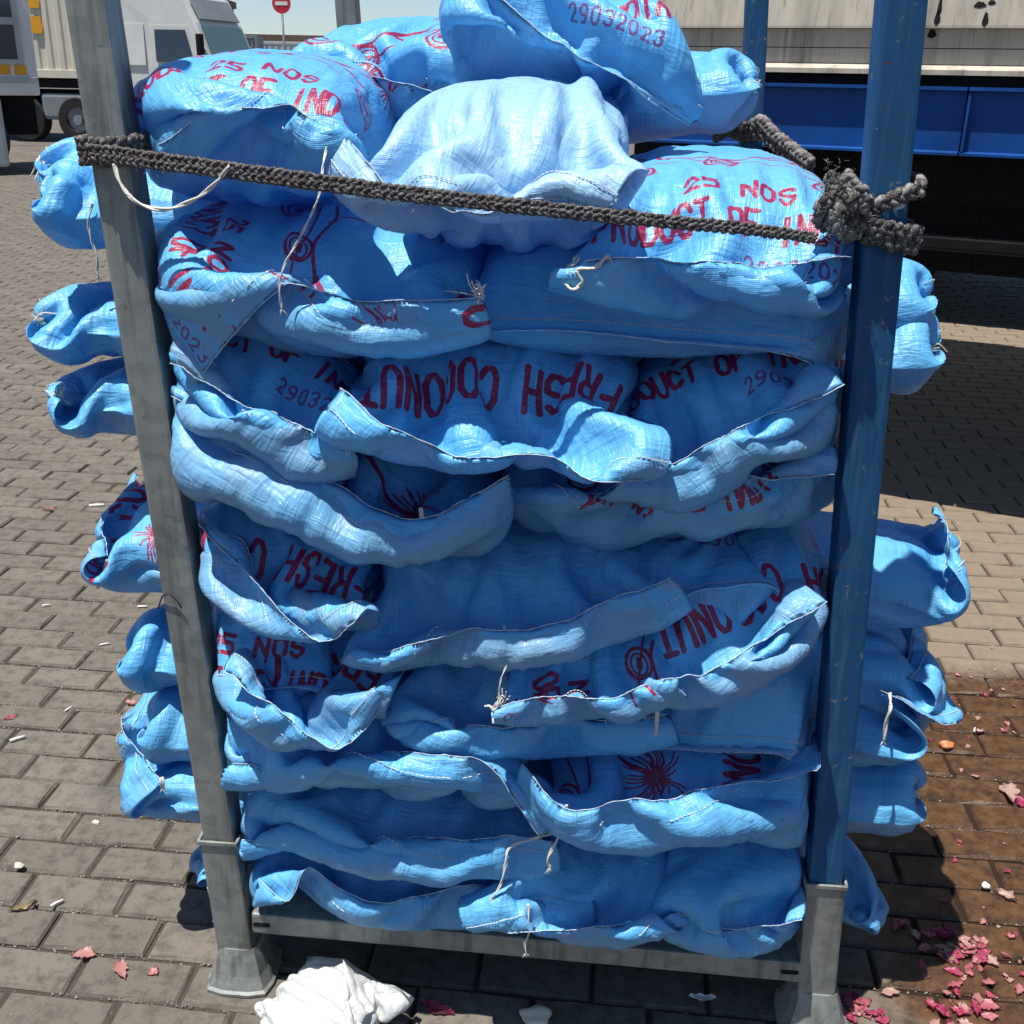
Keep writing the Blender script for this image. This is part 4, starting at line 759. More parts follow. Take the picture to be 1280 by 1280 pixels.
SKINS = [
  (-0.859,0.007,1.15,'pale crumpled onion skin, left of the grey post foot'),
  (-0.772,-0.022,1.10,'reddish onion skin between two others left of the grey post foot'),
  (-0.709,-0.019,0.80,'small magenta onion skin nearest the grey post foot'),
  (-1.139,0.899,1.30,'pinkish onion skin beside the sack with the narrow sunlit edge'),
  (-1.421,0.796,0.80,'tiny magenta onion skin at the left edge of the paving'),
  (1.135,0.745,1.70,'bright magenta onion skin tuft near the right edge'),
  (1.149,0.715,1.20,'bright magenta onion skin against the right edge'),
  (1.006,0.367,1.20,'pale folded onion skin near the right edge below the garlic clove'),
  (0.757,0.258,1.08,'pink and red onion skin in the drift on the wet paving right of the rack'),
  (0.857,0.256,1.15,'pink and red onion skin in the drift on the wet paving right of the rack'),
  (0.841,0.239,1.17,'pink and red onion skin in the drift on the wet paving right of the rack'),
  (0.767,0.260,0.67,'pink and red onion skin in the drift on the wet paving right of the rack'),
  (0.782,0.229,0.93,'pink and red onion skin in the drift on the wet paving right of the rack'),
  (0.808,0.232,0.73,'pink and red onion skin in the drift on the wet paving right of the rack'),
  (0.793,0.193,1.06,'pink and red onion skin in the drift on the wet paving right of the rack'),
  (0.848,0.207,0.68,'pink and red onion skin in the drift on the wet paving right of the rack'),
  (0.811,0.229,0.60,'pink and red onion skin in the drift on the wet paving right of the rack'),
  (0.846,0.232,0.73,'pink and red onion skin in the drift on the wet paving right of the rack'),
  (0.903,0.231,0.77,'pink and red onion skin in the drift on the wet paving right of the rack'),
  (0.878,0.227,1.01,'pink and red onion skin in the drift on the wet paving right of the rack'),
  (0.851,0.182,1.01,'pink and red onion skin in the drift on the wet paving right of the rack'),
  (0.917,0.228,0.78,'pink and red onion skin in the drift on the wet paving right of the rack'),
  (0.828,0.202,0.69,'pink and red onion skin in the drift on the wet paving right of the rack'),
  (0.874,0.206,0.96,'pink and red onion skin in the drift on the wet paving right of the rack'),
  (0.904,0.212,0.80,'pink and red onion skin in the drift on the wet paving right of the rack'),
  (0.823,0.175,0.89,'pink and red onion skin in the drift on the wet paving right of the rack'),
  (0.837,0.184,1.02,'pink and red onion skin in the drift on the wet paving right of the rack'),
  (0.947,0.194,0.61,'pink and red onion skin in the drift on the wet paving right of the rack'),
  (0.873,0.228,0.61,'pink and red onion skin in the drift on the wet paving right of the rack'),
  (0.880,0.211,0.95,'pink and red onion skin in the drift on the wet paving right of the rack'),
  (0.892,0.219,0.61,'pink and red onion skin in the drift on the wet paving right of the rack'),
  (0.905,0.220,0.95,'pink and red onion skin in the drift on the wet paving right of the rack'),
  (0.975,0.244,0.71,'pink and red onion skin in the drift on the wet paving right of the rack'),
  (0.835,0.172,0.97,'pink and red onion skin in the drift on the wet paving right of the rack'),
  (0.917,0.173,0.98,'pink and red onion skin in the drift on the wet paving right of the rack'),
  (0.879,0.196,1.07,'pink and red onion skin in the drift on the wet paving right of the rack'),
  (0.897,0.174,0.87,'pink and red onion skin in the drift on the wet paving right of the rack'),
  (0.903,0.193,1.05,'pink and red onion skin in the drift on the wet paving right of the rack'),
  (0.833,0.175,0.69,'pink and red onion skin in the drift on the wet paving right of the rack'),
  (0.868,0.158,0.59,'pink and red onion skin in the drift on the wet paving right of the rack'),
  (0.833,0.240,0.60,'pink and red onion skin in the drift on the wet paving right of the rack'),
  (0.968,0.145,0.82,'pink and red onion skin in the drift on the wet paving right of the rack'),
  (0.831,0.137,0.86,'pink and red onion skin in the drift on the wet paving right of the rack'),
  (0.886,0.172,0.75,'pink and red onion skin in the drift on the wet paving right of the rack'),
  (0.935,0.128,0.52,'pink and red onion skin in the drift on the wet paving right of the rack'),
  (0.776,0.123,0.58,'pink and red onion skin in the drift on the wet paving right of the rack'),
  (0.859,0.190,0.88,'pink and red onion skin in the drift on the wet paving right of the rack'),
  (0.859,0.135,0.76,'pink and red onion skin in the drift on the wet paving right of the rack'),
  (0.884,0.083,0.68,'pink and red onion skin in the drift on the wet paving right of the rack'),
  (0.695,0.070,1.01,'pink and red onion skin in the drift on the wet paving right of the rack'),
  (0.891,0.115,0.79,'pink and red onion skin in the drift on the wet paving right of the rack'),
  (0.847,0.128,0.67,'pink and red onion skin in the drift on the wet paving right of the rack'),
  (0.823,0.086,0.73,'pink and red onion skin in the drift on the wet paving right of the rack'),
  (0.944,0.105,0.88,'pink and red onion skin in the drift on the wet paving right of the rack'),
  (0.804,0.081,0.55,'pink and red onion skin in the drift on the wet paving right of the rack'),
  (0.817,0.038,1.02,'pink and red onion skin in the drift on the wet paving right of the rack'),
  (0.784,0.038,0.96,'pink and red onion skin in the drift on the wet paving right of the rack'),
  (0.825,0.101,0.96,'pink and red onion skin in the drift on the wet paving right of the rack'),
  (0.786,0.032,0.67,'pink and red onion skin in the drift on the wet paving right of the rack'),
  (0.765,0.048,0.91,'pink and red onion skin in the drift on the wet paving right of the rack'),
  (0.791,-0.002,0.89,'pink and red onion skin in the drift on the wet paving right of the rack'),
  (0.825,0.050,0.83,'pink and red onion skin in the drift on the wet paving right of the rack'),
  (0.818,0.009,0.78,'pink and red onion skin in the drift on the wet paving right of the rack'),
  (0.859,0.072,0.98,'pink and red onion skin in the drift on the wet paving right of the rack'),
  (0.786,0.003,0.94,'pink and red onion skin in the drift on the wet paving right of the rack'),
  (0.847,0.049,1.01,'pink and red onion skin in the drift on the wet paving right of the rack'),
  (0.871,0.054,1.09,'pink and red onion skin in the drift on the wet paving right of the rack'),
  (0.868,0.031,0.82,'pink and red onion skin in the drift on the wet paving right of the rack'),
  (0.845,-0.020,1.06,'pink and red onion skin in the drift on the wet paving right of the rack'),
  (0.759,-0.002,0.93,'pink and red onion skin in the drift on the wet paving right of the rack'),
  (0.639,0.041,1.07,'magenta onion skin heaped at the foot of the blue post'),
  (0.611,0.040,0.85,'magenta onion skin heaped at the foot of the blue post'),
  (0.614,0.052,0.98,'magenta onion skin heaped at the foot of the blue post'),
  (0.638,0.032,0.70,'magenta onion skin heaped at the foot of the blue post'),
  (0.604,0.011,0.73,'magenta onion skin heaped at the foot of the blue post'),
  (0.631,0.056,0.63,'magenta onion skin heaped at the foot of the blue post'),
  (0.621,0.022,0.63,'magenta onion skin heaped at the foot of the blue post'),
  (0.649,0.013,0.71,'magenta onion skin heaped at the foot of the blue post'),
  (0.639,0.021,0.88,'magenta onion skin heaped at the foot of the blue post'),
  (0.610,0.002,0.95,'magenta onion skin heaped at the foot of the blue post'),
  (0.632,-0.022,0.60,'magenta onion skin heaped at the foot of the blue post'),
  (0.620,0.014,0.85,'magenta onion skin heaped at the foot of the blue post'),
  (0.666,0.001,0.82,'magenta onion skin heaped at the foot of the blue post'),
  (0.669,0.023,0.66,'magenta onion skin heaped at the foot of the blue post'),
  (0.619,0.030,0.95,'magenta onion skin heaped at the foot of the blue post'),
  (1.349,1.246,0.46,'pale onion flake scattered on the wet brown paving right of the sacks'),
  (1.292,1.362,0.43,'pale onion flake scattered on the wet brown paving right of the sacks'),
  (1.209,1.030,0.53,'pale onion flake scattered on the wet brown paving right of the sacks'),
  (1.418,1.285,0.55,'pale onion flake scattered on the wet brown paving right of the sacks'),
  (1.034,0.932,0.25,'pale onion flake scattered on the wet brown paving right of the sacks'),
  (1.231,1.062,0.56,'pale onion flake scattered on the wet brown paving right of the sacks'),
  (1.211,1.025,0.70,'pale onion flake scattered on the wet brown paving right of the sacks'),
  (1.103,1.055,0.36,'pale onion flake scattered on the wet brown paving right of the sacks'),
  (1.044,0.832,0.44,'pale onion flake scattered on the wet brown paving right of the sacks'),
  (1.380,1.257,0.55,'pale onion flake scattered on the wet brown paving right of the sacks'),
  (1.073,0.811,0.50,'pale onion flake scattered on the wet brown paving right of the sacks'),
  (1.115,1.096,0.74,'pale onion flake scattered on the wet brown paving right of the sacks'),
  (1.125,1.149,0.49,'pale onion flake scattered on the wet brown paving right of the sacks'),
  (1.225,1.042,0.47,'pale onion flake scattered on the wet brown paving right of the sacks'),
  (1.091,0.940,0.66,'pale onion flake scattered on the wet brown paving right of the sacks'),
  (1.279,1.159,0.39,'pale onion flake scattered on the wet brown paving right of the sacks'),
  (1.345,1.275,0.37,'pale onion flake scattered on the wet brown paving right of the sacks'),
  (1.161,1.084,0.74,'pale onion flake scattered on the wet brown paving right of the sacks'),
  (1.111,0.986,0.49,'pale onion flake scattered on the wet brown paving right of the sacks'),
  (1.169,1.311,0.62,'pale onion flake scattered on the wet brown paving right of the sacks'),
  (1.235,1.021,0.40,'pale onion flake scattered on the wet brown paving right of the sacks'),
  (1.129,1.181,0.40,'pale onion flake scattered on the wet brown paving right of the sacks'),
  (1.114,1.182,0.43,'pale onion flake scattered on the wet brown paving right of the sacks'),
  (1.245,1.358,0.27,'pale onion flake scattered on the wet brown paving right of the sacks'),
  (1.144,1.016,0.71,'pale onion flake scattered on the wet brown paving right of the sacks'),
  (1.300,1.288,0.26,'pale onion flake scattered on the wet brown paving right of the sacks'),
  (1.249,1.315,0.54,'pale onion flake scattered on the wet brown paving right of the sacks'),
  (1.220,1.360,0.49,'pale onion flake scattered on the wet brown paving right of the sacks'),
  (1.277,1.244,0.45,'pale onion flake scattered on the wet brown paving right of the sacks'),
  (1.243,1.241,0.40,'pale onion flake scattered on the wet brown paving right of the sacks'),
  (1.217,1.210,0.67,'pale onion flake scattered on the wet brown paving right of the sacks'),
  (1.204,1.304,0.39,'pale onion flake scattered on the wet brown paving right of the sacks'),
  (1.323,1.495,0.32,'pale onion flake scattered on the wet brown paving right of the sacks'),
  (1.088,1.128,0.50,'pale onion flake scattered on the wet brown paving right of the sacks'),
  (0.929,0.478,0.46,'small pale onion flake on the wet paving beside the red drift'),
  (1.059,0.546,0.33,'small pale onion flake on the wet paving beside the red drift'),
  (0.929,0.135,0.48,'small pale onion flake on the wet paving beside the red drift'),
  (0.777,0.152,0.59,'small pale onion flake on the wet paving beside the red drift'),
  (0.981,0.183,0.27,'small pale onion flake on the wet paving beside the red drift'),
  (1.035,0.450,0.48,'small pale onion flake on the wet paving beside the red drift'),
  (0.969,0.177,0.30,'small pale onion flake on the wet paving beside the red drift'),
  (0.806,0.064,0.30,'small pale onion flake on the wet paving beside the red drift'),
  (0.947,0.328,0.31,'small pale onion flake on the wet paving beside the red drift'),
  (1.019,0.558,0.29,'small pale onion flake on the wet paving beside the red drift'),
  (0.955,0.533,0.27,'small pale onion flake on the wet paving beside the red drift'),
  (0.887,0.154,0.56,'small pale onion flake on the wet paving beside the red drift'),
  (0.840,0.307,0.36,'small pale onion flake on the wet paving beside the red drift'),
  (0.932,0.286,0.58,'small pale onion flake on the wet paving beside the red drift'),
  (0.957,0.543,0.49,'small pale onion flake on the wet paving beside the red drift'),
  (0.815,0.201,0.43,'small pale onion flake on the wet paving beside the red drift'),
  (0.987,0.257,0.47,'small pale onion flake on the wet paving beside the red drift'),
  (0.850,0.245,0.34,'small pale onion flake on the wet paving beside the red drift'),
  (0.960,0.274,0.30,'small pale onion flake on the wet paving beside the red drift'),
  (0.871,0.344,0.51,'small pale onion flake on the wet paving beside the red drift'),
]
LITTER = [
  ('stick',-1.354,0.701,0.018,40,'pinkish white stick near the left edge of the paving','litter'),
  ('chip',-1.010,0.400,0.012,-10,'beige wood chip on a block left of the grey post','chip'),
  ('husk',-1.037,0.117,0.030,35,'curled dry husk at the lower left edge','husk'),
  ('stick',-0.976,0.137,0.013,50,'white cigarette end beside the curled husk','cigarette end'),
  ('scrap',-2.010,2.212,0.030,20,'red scrap of film far out on the left paving','scrap'),
  ('stick',-1.849,2.275,0.028,15,'long white paper stick right of the red scrap','litter'),
  ('stick',-1.637,1.430,0.012,30,'white paper bit at mid left, farthest to the left','litter'),
  ('stick',-1.331,1.455,0.015,10,'white paper bit beside the frayed sack corner','litter'),
  ('stick',-1.345,1.204,0.014,30,'white paper bit on the block above the oil stain','litter'),
  ('stick',-1.289,0.850,0.012,70,'white paper bit below the oil stain','litter'),
  ('peel',1.035,0.930,0.020,10,'orange onion bulb scrap under the rolled white lip','peel'),
  ('scrap',1.001,0.956,0.012,10,'pale scrap next to the orange bulb scrap','scrap'),
  ('pebble',0.970,0.395,0.011,80,'white garlic clove on the wet paving near the right edge','garlic clove'),
  ('stick',1.132,1.019,0.011,70,'white cigarette end right of the orange bulb scrap','cigarette end'),
  ('clod',0.027,-0.062,0.030,0,'tan stone on the bottom edge in front of the rack','stone'),
  ('scrap',-0.156,-0.058,0.035,-20,'red netting scrap on the paving in front of the beam','netting'),
  ('paper',0.338,0.019,0.025,0,'pale paper strip in the shade under the front beam','paper'),
  ('clod',-1.108,0.237,0.012,0,'small grey crumb of cement at the left edge','stone'),
]
# ------------------------------------------------------------------ strap of braided rope, its knot on the blue post
def braid(pts, w, r_, pitch, roll=0.0, seed=0):
    # flat three-strand plait along a path; w = half width, drawn with its flat side towards -y
    P = [Vector(p) for p in spline(pts, 16)]; L = [0.0]
    for a, b in zip(P[:-1], P[1:]): L.append(L[-1]+(b-a).length)
    n = max(12, int(L[-1]/pitch*9)); out = MB(); rr = random.Random(seed)
    S_ = np.linspace(0, L[-1], n); C_ = np.array([[np.interp(s, L, [p[k] for p in P]) for k in range(3)] for s in S_])
    W_ = np.interp(S_/L[-1], np.linspace(0, 1, len(w)), w) if hasattr(w, '__len__') else np.full(n, w)
    for ph in range(3):
        q = []
        for i in range(n):
            t = Vector(C_[min(i+1, n-1)]-C_[max(i-1, 0)]).normalized(); up = Vector((0, 0, 1)); sd = t.cross(up)
            sd = sd.normalized() if sd.length > .2 else Vector((0, -1, 0)); up = sd.cross(t)
            a = 2*math.pi*S_[i]/pitch+ph*2*math.pi/3; k = W_[i]/max(W_.max(), 1e-6)
            q.append(Vector(C_[i])+up*(math.sin(a)*W_[i]*.62)+sd*(math.sin(2*a)*r_*.75)*k+Vector((rr.gauss(0, .0006), rr.gauss(0, .0006), rr.gauss(0, .0006))))
        out.tube(q, [r_*(.55+.45*W_[i]/max(W_.max(), 1e-6))*rr.uniform(.88, 1.12) for i in range(n)], 6)
    return out
def fuzz(mb, pts, n, ln, r_, seed):
    rr = random.Random(seed)
    for k in range(n):
        p = Vector(rr.choice(pts))+Vector((rr.gauss(0, .006), rr.gauss(0, .006), rr.gauss(0, .006))); d = Vector((rr.gauss(0, 1), rr.gauss(0, 1), rr.gauss(0, 1))).normalized()
        mb.tube([p, p+d*ln*rr.uniform(.3, 1)+Vector((0, 0, -.002))], r_, 3)
strap = tag(empty('rope_strap', STRAP[0]), 'flat grey braided rope tied across the sacks, knotted round the blue post', 'strap'); s0 = Vector(STRAP[0])
def off(pts, d=(0, 0, 0)): return [tuple(Vector(p)-s0+Vector(d)) for p in pts]
up_ = [(x, y, z+dz) for (x, y, z), dz in zip(STRAP, np.linspace(.0052, .0015, len(STRAP)))]; lo_ = [(x, y-.002, z-dz) for (x, y, z), dz in zip(STRAP, np.linspace(.0058, .003, len(STRAP)))]
def around(px0, py0, z, h, start, n=13, tilt=0.0, g=.010):
    out = []
    for k in range(n+1):
        a = start+2*math.pi*k/n; ca, sa = math.cos(a), math.sin(a); q = (abs(ca)**6+abs(sa)**6)**(-1/6)
        out.append((px0+(h+g)*q*ca+LEAN*z, py0+(h+g)*q*sa, z+tilt*ca+.004*k/n))
    return out
zl = STRAP[0][2]
for k, (pp, dz) in enumerate(((up_, .0085), (lo_, -.0105))):
    mb = braid(off(pp), [.0074, .0074, .0070, .0062, .0054], .0029, .034, seed=k); fuzz(mb, off(spline(pp, 8)), 260, .007, .00035, k); mb.build('braid', M['rope'], strap, smooth=True)
    mb = braid(off(around(-PXH, 0, zl+dz, .0285, -1.9, tilt=.003)), .0115, .0050, .034, seed=5+k); mb.build('post_wrap', M['rope'], strap, smooth=True)
zk = KNOT[2]
for k, (dz, tl, g) in enumerate(((-.030, -.012, .012), (-.014, -.010, .014), (.022, .020, .012))):
    mb = braid(off(around(PXH, 0, zk+dz, .0285, -2.2, tilt=tl, g=g)), .012, .0055, .036, seed=20+k); fuzz(mb, off(around(PXH, 0, zk+dz, .0285, -2.2, tilt=tl, g=g)), 70, .008, .0004, 30+k); mb.build('post_wrap', M['rope'], strap, smooth=True)
mb = MB(); kc = Vector(KNOT)-s0
for sd_, (ax, r1, tl) in enumerate(((0, .024, .3), (1, .020, 1.3), (0, .022, 2.2), (2, .017, .9), (1, .023, 2.6), (2, .02, .1))):
    rr = random.Random(40+sd_); q = []
    c = kc+Vector((rr.gauss(0, .009), rr.gauss(0, .006), rr.gauss(0, .010)))
    e1 = Vector((math.cos(tl), .35*math.sin(tl*2), math.sin(tl))); e2 = Vector((rr.uniform(-.4, .4), -1, rr.uniform(-.4, .4))).cross(e1).normalized()*.75+Vector((0, -.4, 0))
    for t in np.linspace(0, 5.4, 9): q.append(c+e1*r1*math.cos(t)+e2*r1*math.sin(t)*1.1)
    b_ = braid(q, .010, .0056, .03, seed=sd_); mb.add(b_.v, b_.f)
fuzz(mb, [kc+Vector((random.uniform(-.03, .03), random.uniform(-.03, .0), random.uniform(-.03, .03))) for _ in range(30)], 160, .010, .0004, 77); mb.build('knot', M['rope'], strap, smooth=True)
mb = MB()
for sd_ in range(5):
    rr = random.Random(60+sd_); a = kc+Vector((rr.uniform(-.02, .012), -.012+rr.uniform(-.008, .008), .01)); b = Vector(KNOTTOP)-s0+Vector((rr.uniform(-.012, .012), rr.uniform(-.01, .01), rr.uniform(-.016, .006)))
    m_ = (a+b)/2+Vector((rr.uniform(-.012, .014), rr.uniform(-.014, 0), rr.uniform(-.004, .004))); b_ = braid([a, m_, b], .009, .0056, .03, seed=sd_); mb.add(b_.v, b_.f)
fuzz(mb, [Vector(KNOTTOP)-s0+Vector((random.uniform(-.014, .014), random.uniform(-.01, .01), random.uniform(-.03, .006))) for _ in range(24)], 150, .011, .0004, 78); mb.build('rope_end', M['rope'], strap, smooth=True)
for nm, p, sz in (('plastic_scrap', SCRAP[0], .018), ('plastic_scrap', SCRAP[1], .010)):
    mb = MB(); p = Vector(p)-s0; mb.add([p+Vector(v)*sz for v in ((-1, 0, 1), (-.2, .1, 1.1), (.9, .3, .1), (.2, .1, -.9), (-1, 0, -1.2), (0, -.25, .1))], [(0, 5, 1), (1, 5, 2), (2, 5, 3), (3, 5, 4), (4, 5, 0)]); mb.build(nm, M['tape'], strap)
rr0 = tag(empty('rope', REARROPE[0][0]), 'end of braided rope tied round the far blue post behind the sacks', 'rope'); r0_ = Vector(REARROPE[0][0])
for k, pts in enumerate(REARROPE):
    mb = MB()
    for j in range(2):
        b_ = braid([tuple(Vector(p)-r0_+Vector((0, .01*j, -.022*j))) for p in pts], .014, .009, .05, seed=90+k*3+j); mb.add(b_.v, b_.f)
    fuzz(mb, [Vector(p)-r0_ for p in spline(pts, 8)], 60, .016, .0007, k); mb.build('rope_end' if k else 'knot', M['rope'], rr0, smooth=True)
mb = braid([tuple(Vector(p)-r0_) for p in around(PXH, RD, REARROPE[0][-1][2]-.02, .0285, 0, g=.014)], .014, .008, .05, seed=99); mb.build('post_wrap', M['rope'], rr0, smooth=True)
mb = twine(LOOP, .0028); lp = mb.build('twine_loop', M['twine'], None, smooth=True); tag(lp, 'loop of white twine hanging from the rope strap next to the grey post', 'twine')
mb = MB(); mb.tube(spline(WIRE, 8), .0014, 6); mb.build('wire', M['pen'], rack, smooth=True)

# ------------------------------------------------------------------ trailer on the right
TH = R(-21.2)
def local_root(name, loc, rz): return empty(name, loc, rz)
trl = tag(local_root('trailer', (1.5705-.3616*.38, 2.814-.9323*.38, 0), TH), 'weathered beige trailer on a dark blue side rail behind the rack at right', 'trailer')
X0, X1, DW = -1.75, 11.5, 2.85
def lbox(mat, name, par, x0, x1, y0, y1, z0, z1, bev=0.0):
    mb = MB(); mb.box(((x0+x1)/2, (y0+y1)/2, (z0+z1)/2), ((x1-x0)/2, (y1-y0)/2, (z1-z0)/2), None, bev); return mb.build(name, mat, par)
def lprism(mat, name, par, prof, x0, x1):
    # prof: (y, z) pairs swept along x
    mb = MB(); n = len(prof); mb.add([(x0, y, z) for y, z in prof]+[(x1, y, z) for y, z in prof], [(i, (i+1) % n, n+(i+1) % n, n+i) for i in range(n)]+[tuple(range(n)), tuple(range(n, 2*n))]); return mb.build(name, mat, par)
XJ = -.155
for a, b in ((X0, XJ-.003), (XJ+.003, X1)):
    rl = lprism(M['rail'], 'side_rail', trl, [(-.028, 1.368), (-.028, 1.376), (.0, 1.381), (.0, 1.570), (-.030, 1.577), (-.030, 1.588), (.05, 1.588), (.05, 1.368)], a, b)
    e = .010
    lbox(M['rail'], 'end_stiffener', rl, a+.001, a+.010, -.026, -.001, 1.3815, 1.5695)
    k = a+.45
    while k < b-.2:
        mb = MB(); mb.tube([(k, -.001, 1.47), (k+.002, -.018, 1.468), (k+.008, -.022, 1.45)], [.006, .006, .004], 8); mb.build('rope_hook', M['rail'], rl, smooth=True); k += 1.0
lbox(M['black'], 'gap_shade', trl, X0, X1, .02, .06, 1.590, 1.622)  # black bar standing in for the shade in the gap above the rail
lprism(M['tarp'], 'ledge', trl, [(-.020, 1.624), (-.020, 1.640), (.028, 1.656), (.06, 1.656), (.06, 1.624)], X0, X1)
for k, (z0, z1, y) in enumerate(((1.657, 1.706, .026), (1.709, 1.768, .024))): lprism(M['tarp'], 'side_board', trl, [(y, z0), (y, z1), (.07, z1), (.07, z0)], X0, X1)
z = 1.770
for k in range(5): lprism(M['tarp'], 'side_board', trl, [(-.004, z), (-.004, z+.008), (.022, z+.226), (.07, z+.226), (.07, z)], X0, X1); z += .228
lbox(M['tarp'], 'end_wall', trl, X0-.04, X0-.001, .03, DW, 1.6, 2.9); lbox(M['tarp'], 'far_side', trl, X0, X1, DW-.05, DW, 1.6, 2.9); lbox(M['tarp'], 'roof', trl, X0, X1, .0, DW, 2.911, 2.94)
lbox(M['black'], 'floor', trl, X0, X1, .07, DW-.06, 1.50, 1.585)
for y in (.85, 1.75): lbox(M['black'], 'chassis_beam', trl, X0+.1, X1-.1, y, y+.14, 1.12, 1.495)
k = X0+.6
while k < X1: lbox(M['black'], 'cross_member', trl, k, k+.08, .06, DW-.06, 1.36, 1.48); k += 1.1
def wheel(par, x, y, z, r_, w, hubm):
    mb = MB(); n = 28; prof = [(r_*.55, 0), (r_*.93, 0), (r_, w*.14), (r_, w*.86), (r_*.93, w), (r_*.55, w)]; vs = []
    for i in range(n):
        a = 2*math.pi*i/n
        for rr_, yy in prof: vs.append((x+rr_*math.cos(a), y+yy, z+rr_*math.sin(a)))
    m_ = len(prof); mb.add(vs, [(i*m_+k, i*m_+(k+1) % m_, ((i+1) % n)*m_+(k+1) % m_, ((i+1) % n)*m_+k) for i in range(n) for k in range(m_)])
    w_ = mb.build('wheel', M['rubber'], par, smooth=False)
    mb = MB(); mb.tube([(x, y+w*.25, z), (x, y+w*.75, z)], r_*.56, 20); mb.tube([(x, y+.01, z), (x, y+w*.3, z)], r_*.22, 12); mb.build('rim', hubm, w_); return w_
for x in (5.2, 6.5, 7.8):
    for y in (.12, 2.3): wheel(trl, x, y, .5, .5, .3, M['steel'])
for p in STAINS:
    mb = MB(); n = 14; x, z, a, b = p; y = -.0062 if z < 1.78 else (-.004+.026*max(0, (z-1.778)/.218)-.0035)
    y = .0225 if z < 1.77 else y
    yy = lambda zz: y if z < 1.77 else -.0045+.026*max(0.0, (zz-1.778)/.218)-.001
    pts = [(x+a*math.cos(2*math.pi*k/n)*(1+.25*math.sin(5*k)), z+b*math.sin(2*math.pi*k/n)*(1+.2*math.cos(3*k))) for k in range(n)]
    mb.add([(px, yy(pz), pz) for px, pz in pts], [tuple(range(n))]); mb.build('stain', M['black'], trl)
tr2 = tag(local_root('trailer', (1.5705+.3616*3.62, 2.814+.9323*3.62, 0), TH), 'black underside and skirt of a second trailer parked beyond the first, seen underneath it', 'trailer')
for k in range(7): lbox(M['black'], 'skirt_panel', tr2, -2.0+k*1.7, -2.0+k*1.7+1.6995, .0, .05, .36, 1.30, .01)
for z in (.52, .86): lbox(M['black'], 'guard_rail', tr2, -2.0, 11.0, -.06, -.02, z, z+.075, .008)
lbox(M['black'], 'floor', tr2, -2.0, 11.0, .06, 2.5, 1.15, 1.30); lbox(M['cream'], 'body', tr2, -2.0, 11.0, .0, 2.5, 1.32, 2.9, .02)
for x in (-1.0, 4.0, 5.3):
    for y in (.2, 2.1): wheel(tr2, x, y, .48, .48, .28, M['steel'])

# ------------------------------------------------------------------ lorries on the left
def ribbed(par, mat, name, x0, x1, y, z0, z1, pitch=.28, depth=.03):
    mb = MB(); x = x0
    while x < x1-.01:
        b = min(x+pitch, x1); w = b-x
        xs = [(x, 0), (x+w*.36, 0), (x+w*.5, depth), (x+w*.86, depth), (b, 0)]
        for (a, ya), (c, yc) in zip(xs[:-1], xs[1:]): mb.add([(a, y+ya, z0), (c, y+yc, z0), (c, y+yc, z1), (a, y+ya, z1)], [(0, 1, 2, 3)])
        x = b
    return mb.build(name, mat, par)
def container(par, mat, x0, x1, y0, y1, z0, z1):
    ct = lbox(mat, 'container', par, x0+.02, x1-.02, y0+.06, y1-.06, z0+.03, z1-.02)
    ribbed(ct, mat, 'ribbed_wall', x0+.12, x1-.12, y0+.012, z0+.15, z1-.1)
    for nm, b in (('bottom_rail', (x0, x1, y0, y0+.05, z0, z0+.16)), ('top_rail', (x0, x1, y0, y0+.05, z1-.12, z1)), ('corner_post', (x0, x0+.13, y0-.004, y0+.06, z0+.161, z1-.121)), ('corner_post', (x1-.13, x1, y0-.004, y0+.06, z0+.161, z1-.121))): lbox(mat, nm, ct, *b, .008)
    return ct
HD = R(-6)
lor = tag(local_root('lorry', LORRY, HD), 'white container lorry with green windscreen, facing right behind the grey post', 'lorry')
# cab: x 0 .. 2.0 ; front at +x, near side y = 0 ; z 0.55 .. 2.95
prof = [(.0, .62), (1.95, .62), (2.03, .95), (2.02, 1.55), (1.72, 2.36), (1.45, 2.86), (1.0, 2.97), (.0, 2.92)]
mb = MB(); n = len(prof); W2 = 2.3
mb.add([(x, 0.05 if z > 1.6 else 0, z) for x, z in prof]+[(x, W2-(.05 if z > 1.6 else 0), z) for x, z in prof], [(i, (i+1) % n, n+(i+1) % n, n+i) for i in range(n)]+[tuple(range(n)), tuple(range(n, 2*n))]); cab = mb.build('cab', M['white'], lor)
def flat(par, mat, name, pts, th=.012):
    mb = MB(); P = [Vector(p) for p in pts]; nn = (P[1]-P[0]).cross(P[2]-P[0]).normalized()*abs(th); k = len(P)
    mb.add(P+[p+nn for p in P], [tuple(range(k)), tuple(range(k, 2*k))]+[(i, (i+1) % k, k+(i+1) % k, k+i) for i in range(k)]); return mb.build(name, mat, par)
door = flat(cab, M['white'], 'door', [(.72, -.004, .80), (1.78, -.004, .80), (1.78, -.004, 1.62), (1.56, .030, 2.30), (.72, .030, 2.30)], .01)
flat(door, M['dglass'], 'window', [(.84, -.018, 1.62), (1.66, -.018, 1.62), (1.50, .010, 2.22), (.84, .010, 2.22)], .008)
flat(cab, M['white'], 'side_panel', [(.06, -.004, 1.55), (.60, -.004, 1.55), (.60, .03, 2.32), (.06, .03, 2.32)], .010)
flat(cab, M['gglass'], 'windscreen', [(2.025, .16, 1.62), (2.025, W2-.16, 1.62), (1.775, W2-.2, 2.30), (1.775, .2, 2.30)], .015)
flat(cab, M['midgrey'], 'sun_visor', [(1.735, .2, 2.42), (1.735, W2-.2, 2.42), (1.515, W2-.25, 2.80), (1.515, .25, 2.80)], .03)
lbox(M['midgrey'], 'bumper', cab, 1.5, 2.10, -.02, W2+.02, .42, .74, .03)
